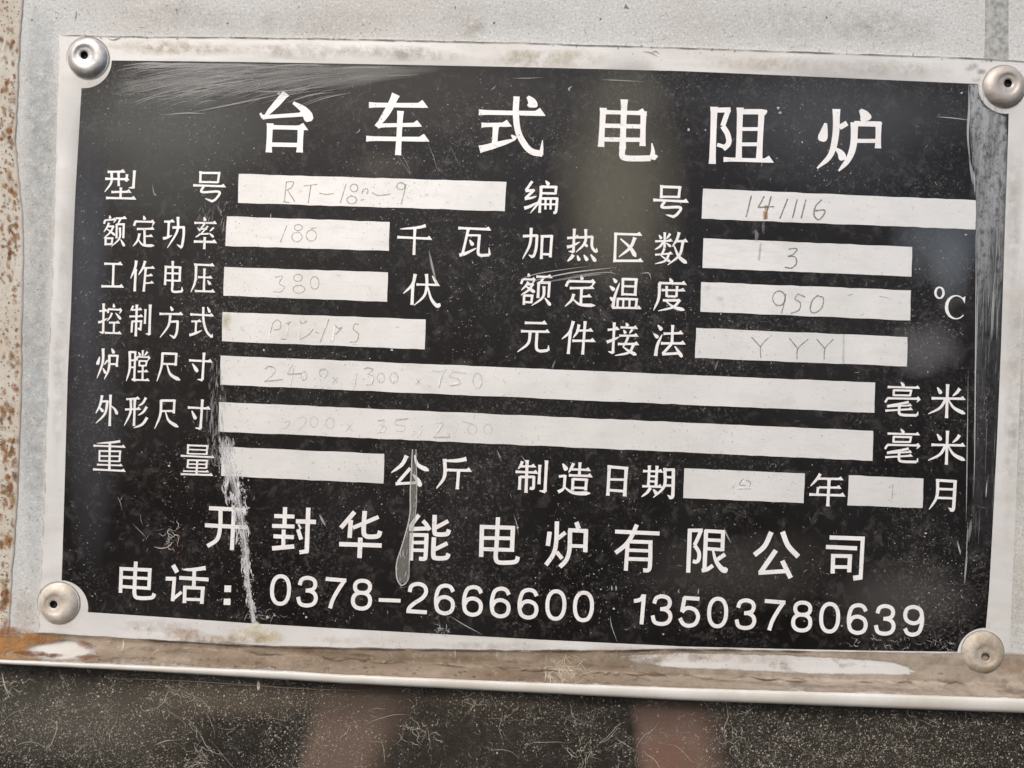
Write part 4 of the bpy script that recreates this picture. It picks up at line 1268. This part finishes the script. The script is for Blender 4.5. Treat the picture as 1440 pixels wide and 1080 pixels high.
v, f, cc = [], [], []
for i in range(NXG + 1):
    x = -140 + 1730 * i / NXG
    yt, yc, yb = lerp_path(gt, x), lerp_path(corner, x), lerp_path(strip_t, x) - .5
    for j in range(NYG + 1):
        t = j / NYG
        y = yt + (yb - yt) * t
        y += 2.2 * noise.noise(Vector((x * .03, t * 2, 0))) * (1 - t)
        if y < yc:
            hgt = 1.22 if x > 54 else .2
        else:
            s = (y - yc) / max(1, yb - yc)
            hgt = 1.22 + (H_LEDGE - .78 - 1.22) * min(1, s)
        hgt += .12 * noise.noise(Vector((x * .06, y * .08, 1)))
        v.append(P(x, y, hgt))
        n1 = noise.noise(Vector((x * .012, y * .05, 3)))
        n2 = noise.noise(Vector((x * .05, y * .12, 7)))
        q = min(1, max(0, .5 + .8 * n1 + .3 * n2))
        col = Vector((.30, .245, .185)).lerp(Vector((.175, .13, .09)), q)
        if x > 860:
            col = col.lerp(Vector((.42, .37, .31)), min(1, (x - 860) / 200) * .6)
        a = 1.0
        if j == 0:
            a = .35
        if j == NYG:
            a = .45
        if x < 460 and y > yc:                       # bare paint at the left end of the ledge
            e = math.hypot((x - 84) / 42, (y - 914) / 13)
            if e < 1.25:
                a = min(a, max(-.2, (e - .8) * 1.6))
            if 90 < x < 620:
                n3 = noise.noise(Vector((x * .022, y * .09, 11))) + .6 * noise.noise(Vector((x * .09, y * .25, 5)))
                a = min(a, 1.25 - max(0, t - .5) * 1.5 + n3 * .6 + max(0, (x - 330) / 500))
        if in_poly(x, y, patch):
            n4 = noise.noise(Vector((x * .025, y * .08, 31))) + .6 * noise.noise(Vector((x * .1, y * .2, 3)))
            dd = min(y - lerp_path(patch[:7], x), lerp_path(patch[:6:-1], x) - y) / 3
            a = max(-.1 + n4 * .75, .75 - dd) if x > 960 else max(-.1 + n4 * .75, .75 - dd) + (960 - x) / 90 * .9
        if x > 700 and t > .6:
            n3 = noise.noise(Vector((x * .02, y * .1, 21)))
            a = min(a, 1.15 - (t - .6) * .9 + n3 * .7)
        cc.append((col.x, col.y, col.z, a))
for i in range(NXG):
    for j in range(NYG):
        a = i * (NYG + 1) + j
        f.append((a, a + 1, a + NYG + 2, a + NYG + 1))
link('grime', v, f, M_GRIME, ledge, 'brown caked dirt lying along the ledge', smooth=True, kind='stuff', cols=cc)

mk = Marks(0)


def ledge_h(x, y):
    yc, yb = lerp_path(corner, x), lerp_path(strip_t, x)
    return 1.45 if y < yc else 1.45 + (H_LEDGE - .6 - 1.45) * min(1.0, (y - yc) / max(1, yb - yc))


def on_ledge(x, y, rx, ry, c, a, rot=.05):
    """stain lying on the sloping dirt: every vertex takes the ledge's height"""
    k = mk.k
    b = len(k.v)
    ph = U(0, 20)
    n = 16
    e = U(0, .05)

    def put(px, py, al):
        k.v.append(P(px, py, ledge_h(px, py) + e))
        k.c.append((*c, al))
    put(x, y, a)
    for s, aa in ((.45, .9), (.75, .6), (1, 0)):
        for i in range(n):
            t = 6.2832 * i / n
            q = s * (1 + .45 * noise.noise(Vector((math.cos(t) * 1.5 + ph, math.sin(t) * 1.5, 0))))
            dx, dy = rx * q * math.cos(t), ry * q * math.sin(t)
            put(x + dx - dy * rot, y + dx * rot + dy, a * aa)
    for i in range(n):
        j = (i + 1) % n
        k.f.append((b, b + 1 + i, b + 1 + j))
        for r_ in (0, 1):
            p0, p1 = b + 1 + r_ * n + i, b + 1 + r_ * n + j
            k.f.append((p0, p1, p1 + n, p0 + n))


for x, y, rx, ry, c, a in ((12, 897, 42, 16, (.40, .17, .045), 1), (10, 888, 30, 12, (.34, .14, .04), 1), (20, 903, 36, 12, (.46, .23, .07), 1), (16, 912, 44, 12, (.44, .22, .07), 1), (8, 920, 40, 9, (.38, .17, .05), 1), (18, 890, 40, 10, (.42, .18, .05), 1), (62, 897, 30, 7, (.33, .15, .05), 1), (42, 899, 26, 9, (.26, .10, .03), 1), (6, 905, 22, 7, (.45, .22, .06), .8), (46, 919, 30, 4.5, (.15, .055, .03), 1), (70, 921, 20, 3.5, (.15, .05, .03), 1), (30, 906, 10, 4, (.62, .55, .48), .9),
                           (121, 908, 10, 6, (.20, .07, .035), 1), (122, 923, 18, 4, (.20, .075, .04), 1), (112, 904, 8, 4, (.28, .12, .06), 1), (74, 893, 26, 4, (.30, .19, .09), .8), (20, 923, 30, 5, (.62, .46, .32), .6),
                           (250, 916, 24, 3, (.14, .10, .07), .5), (205, 913, 16, 4, (.16, .13, .1), .5), (300, 903, 70, 2.6, (.13, .075, .03), .75), (345, 908, 40, 2, (.11, .06, .03), .8),
                           (430, 915, 60, 3, (.17, .10, .05), .5), (505, 921, 24, 3, (.10, .06, .035), .8), (730, 930, 28, 3, (.10, .06, .035), .8), (660, 926, 50, 4, (.22, .14, .08), .5),
                           (820, 935, 24, 3, (.10, .06, .04), .7), (870, 937, 16, 2.2, (.10, .06, .04), .7), (1320, 957, 44, 3, (.20, .16, .11), .7), (1408, 961, 10, 8, (.12, .09, .06), .8),
                           (1425, 972, 26, 4, (.18, .12, .08), .7), (1322, 947, 6, 1.4, (.05, .03, .02), .9), (1420, 935, 34, 14, (.42, .28, .18), .7), (1200, 966, 120, 3, (.33, .25, .18), .5),
                           (1325, 930, 40, 8, (.36, .29, .2), .6), (1090, 962, 120, 3, (.30, .26, .22), .5), (1020, 957, 60, 2.5, (.28, .2, .13), .5)):
    on_ledge(x, y, rx, ry, c, a)
for _ in range(70):
    x = U(60, 900)
    y = lerp_path(strip_t, x) - U(3, 14)
    on_ledge(x, y, U(1.2, 5), U(.8, 2.2), (.15, .11, .075), U(.4, .9))
o = mk.k.done('ledge_stains', M_STAIN_TINT, ledge)
o['kind'] = 'stuff'

mk = Marks(1.45)
for pts, w_, a in (([(960, 911.5), (1100, 914), (1230, 916.5), (1345, 918)], 1.3, .7), ([(1345, 918), (1400, 919), (1445, 920)], 1.2, .5), ([(173, 898), (174, 906), (171, 916)], 2.0, .5),
                   ([(640, 912), (640, 918), (641, 926)], 1.6, .35), ([(700, 915), (699, 921), (701, 929)], 1.6, .35), ([(766, 934), (768, 948), (770, 955)], 1.4, .4)):
    mk.line(pts, w_, (.70, .64, .55), a)
for _ in range(130):                                       # contact shadow under the plate border, painted as dark lines
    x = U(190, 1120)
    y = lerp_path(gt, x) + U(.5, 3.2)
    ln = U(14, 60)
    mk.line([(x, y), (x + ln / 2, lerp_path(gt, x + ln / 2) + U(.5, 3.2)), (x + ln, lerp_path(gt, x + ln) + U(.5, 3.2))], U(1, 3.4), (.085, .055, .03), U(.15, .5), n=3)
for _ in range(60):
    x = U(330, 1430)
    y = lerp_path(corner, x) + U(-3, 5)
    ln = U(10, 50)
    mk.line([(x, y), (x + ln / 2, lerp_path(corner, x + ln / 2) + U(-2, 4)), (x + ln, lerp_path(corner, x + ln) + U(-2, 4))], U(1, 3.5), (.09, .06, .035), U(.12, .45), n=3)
for _ in range(60):
    fibre(mk, 790 + random.gauss(0, 16), 944 + random.gauss(0, 7), U(8, 22), U(.6, 1.2), (.62, .55, .44), U(.4, .8), .5)
for _ in range(50):
    x = U(100, 950)
    fibre(mk, x, lerp_path(gt, x) + U(-3, 12), U(5, 16), U(.5, 1.1), (.62, .56, .46), U(.3, .6), 1.0)
for fv in range(len(mk.k.v)):
    pass
o = mk.k.done('ledge_fibres_and_shade', M_MARK, ledge)
o['kind'] = 'stuff'
for vert in o.data.vertices:                                # drape the hairs over the sloping dirt
    p = Vector(vert.co)
    d = ROT.transposed() @ (p - Vector((0, -DIST, 0)))
    px, py = 720 + d.x / d.y * F, 540 - d.z / d.y * F
    vert.co = P(px, py, ledge_h(px, py) + .12)

# grit, rust, stains and tints on the painted casing and flange
mk = Marks(.03)
for _ in range(900):
    if random.random() < .62:
        x, y = U(40, 1440), U(0, 84)
        if y > lerp_path(top_e, x) - 3:
            continue
    elif random.random() < .85:
        y = U(0, 890)
        x = U(34, 82 - y * .032)
    else:
        y = U(150, 940)
        x = U(1446 - (y - 90) * .035, 1445)
    if noise.noise(Vector((x * .02, y * .02, 2))) + U(-.4, .5) < 0:
        continue
    if random.random() < .75:
        mk.speck(x, y, U(.4, 1.5), grey(.12, .32, .06), U(.3, .8))
    else:
        fibre(mk, x, y, U(4, 14), U(.5, 1.0), grey(.18, .36, .04), U(.3, .7), 1.3)
for x, y, r in ((320, 33, 3), (248, 14, 3), (640, 10, 3), (695, 32, 2.5), (845, 27, 2.2), (1104, 6, 2.6), (1162, 24, 2.6), (880, 10, 5)):
    mk.speck(x, y, r, (.2, .19, .17), .7)
mk.line([(108, 15), (107, 22), (105, 30)], 2.2, (.3, .3, .28), .7)
mk.done('casing_grit', M_MARK, casing)
mk = Marks(.06)
for x, y, rx, ry, c, a in ((700, 25, 110, 24, (.50, .48, .45), .22), (250, 22, 90, 22, (.52, .50, .44), .25), (1100, 30, 200, 30, (.50, .49, .46), .22), (430, 30, 160, 22, (.55, .53, .49), .25),
                           (665, 40, 22, 18, (.55, .48, .36), .4), (1250, 40, 90, 30, (.52, .52, .5), .4), (36, 860, 20, 30, (.5, .44, .36), .4), (56, 200, 26, 240, (.60, .655, .68), .9), (48, 560, 24, 260, (.60, .655, .68), .9), (1430, 330, 12, 160, (.6, .65, .66), .5), (1432, 620, 16, 160, (.62, .60, .50), .5),  # includes tall bluish-white tints down the left side
                           (1434, 850, 14, 80, (.60, .58, .50), .5)):
    mk.blob(x, y, rx, ry, c, a)
mk.done('casing_stains_and_tints', M_STAIN_TINT, casing)
# darker primer band at the top right
tape = [(1386, -40), (1419, -40), (1418, 30), (1418.5, 84), (1410, 86.5), (1398, 84.5), (1384, 83), (1385.5, 50)]
poly_obj('primer_band', tape, .12, M_GREY, casing, 'darker grey vertical band above the top right rivet', thick=.12)

mk = Marks(.56)
for _ in range(330):
    y = U(0, 890) if random.random() < .5 else random.choice((60, 100, 125, 185, 270, 330, 350, 500, 585, 620, 640, 690, 830)) + random.gauss(0, 10)
    x = U(0, lerp_path([(b_, a_) for a_, b_ in edge], min(885, max(0, y))) - 4)
    r = U(1.2, 4.6) * (1.3 if y > 560 else 1)
    mk.blob(x, y, r, r * U(.8, 2.2), random.choice(((.36, .14, .04), (.42, .19, .06), (.22, .085, .035), (.46, .25, .09))), 1.0, n=12)
mk.done('rust', M_STAIN_TINT, casing)
mk = Marks(.62)
for _ in range(420):
    y = U(0, 890)
    x = U(0, lerp_path([(b_, a_) for a_, b_ in edge], min(885, y)) - 4)
    mk.speck(x, y, U(.5, 1.8), random.choice(((.10, .06, .04), (.2, .18, .15), (.28, .13, .05), (.16, .12, .09))), U(.4, .9))
mk.done('flange_grit', M_MARK, casing)

# ------------------------------------------------------------------ dust on the dark pane
mk = Marks(H_PANE + .03)
cnt = 0
while cnt < 24000:
    x, y = U(-10, 1450), U(935, 1085)
    if y < lerp_path(strip_b, x) - 2:
        continue
    d = .32 + .42 * max(0, 1 - x / 600) + .08 * (x > 1000) - .2 * (430 < x < 560) + .6 * noise.noise(Vector((x * .006, y * .01, 1))) + .45 * noise.noise(Vector((x * .03, y * .03, 2)))
    if random.random() > d:
        continue
    cnt += 1
    g = U(.22, .55)
    b3 = random.random() ** 6
    mk.speck(x, y, .4 + .5 * random.random() + .9 * b3, (g, g * .91, g * .75), U(.15, .6) + .3 * b3)
mk.done('dust', M_MARK, pane)
mk = Marks(H_PANE + .10)
for _ in range(480):
    x, y = U(-10, 1450), U(940, 1085)
    if y < lerp_path(strip_b, x) + 3:
        continue
    g = U(.35, .6)
    fibre(mk, x, y, U(4, 16), U(.35, .8), (g, g * .93, g * .78), U(.25, .65), 1.3)
for _ in range(70):
    x, y = U(-10, 1450), U(960, 1085)
    if y < lerp_path(strip_b, x) + 6:
        continue
    g = U(.4, .6)
    fibre(mk, x, y, U(25, 70), U(.5, 1.0), (g, g * .93, g * .8), U(.3, .65), .7)
for c, n_ in (((280, 1062), 26), ((595, 1032), 16), ((675, 985), 14), ((6, 965), 14), ((225, 990), 10), ((820, 1062), 18), ((1035, 1040), 14), ((1290, 1010), 10), ((255, 975), 12)):
    for _ in range(n_):
        fibre(mk, c[0] + random.gauss(0, 10), c[1] + random.gauss(0, 7), U(8, 30), U(.5, 1.1), (.5, .46, .38), U(.3, .75), 1.1)
mk.line([(2, 942), (6, 962), (12, 978)], 2.0, (.6, .55, .45), .7)
mk.line([(363, 957), (363.5, 964), (363, 971)], 4.5, (.7, .66, .58), .95)
mk.line([(66, 1008), (80, 1020), (72, 1046), (62, 1056)], 1.4, (.5, .46, .38), .6)
mk.line([(215, 1049), (232, 1042), (246, 1041)], 1.4, (.5, .46, .38), .6)
mk.line([(130, 954), (250, 957), (420, 968), (520, 972)], 1.0, (.55, .42, .3), .5)
mk.done('fibres', M_MARK, pane)
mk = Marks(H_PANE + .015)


def leg_reflection(xa, xb, ya, yb, spread, col, a):
    """leg-shaped reflection in the pane, painted as a brownish film"""
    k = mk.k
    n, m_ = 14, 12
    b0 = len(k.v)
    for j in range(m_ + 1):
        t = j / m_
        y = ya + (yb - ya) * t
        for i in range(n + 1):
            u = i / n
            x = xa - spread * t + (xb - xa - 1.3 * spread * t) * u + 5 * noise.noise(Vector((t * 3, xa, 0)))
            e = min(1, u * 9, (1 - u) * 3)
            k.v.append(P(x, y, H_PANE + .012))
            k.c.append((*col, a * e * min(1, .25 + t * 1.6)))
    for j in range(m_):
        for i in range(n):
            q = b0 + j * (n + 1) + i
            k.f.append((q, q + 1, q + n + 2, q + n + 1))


leg_reflection(440, 604, 962, 1100, 30, (.19, .135, .105), .66)  # two legs mirrored in the pane, painted as brown columns
leg_reflection(884, 1016, 980, 1100, -8, (.215, .14, .11), .7)
for x, y, rx, ry, c, a in ((940, 1066, 46, 34, (.27, .145, .105), .4), (100, 1010, 180, 70, (.13, .12, .098), .5),  # painted reddish glow of the right-hand reflection first, then film
                           (300, 985, 220, 30, (.15, .122, .09), .5), (700, 982, 140, 16, (.12, .095, .07), .35)):
    mk.blob(x, y, rx, ry, c, a)
mk.done('leg_reflections_and_film', M_MARK, pane)
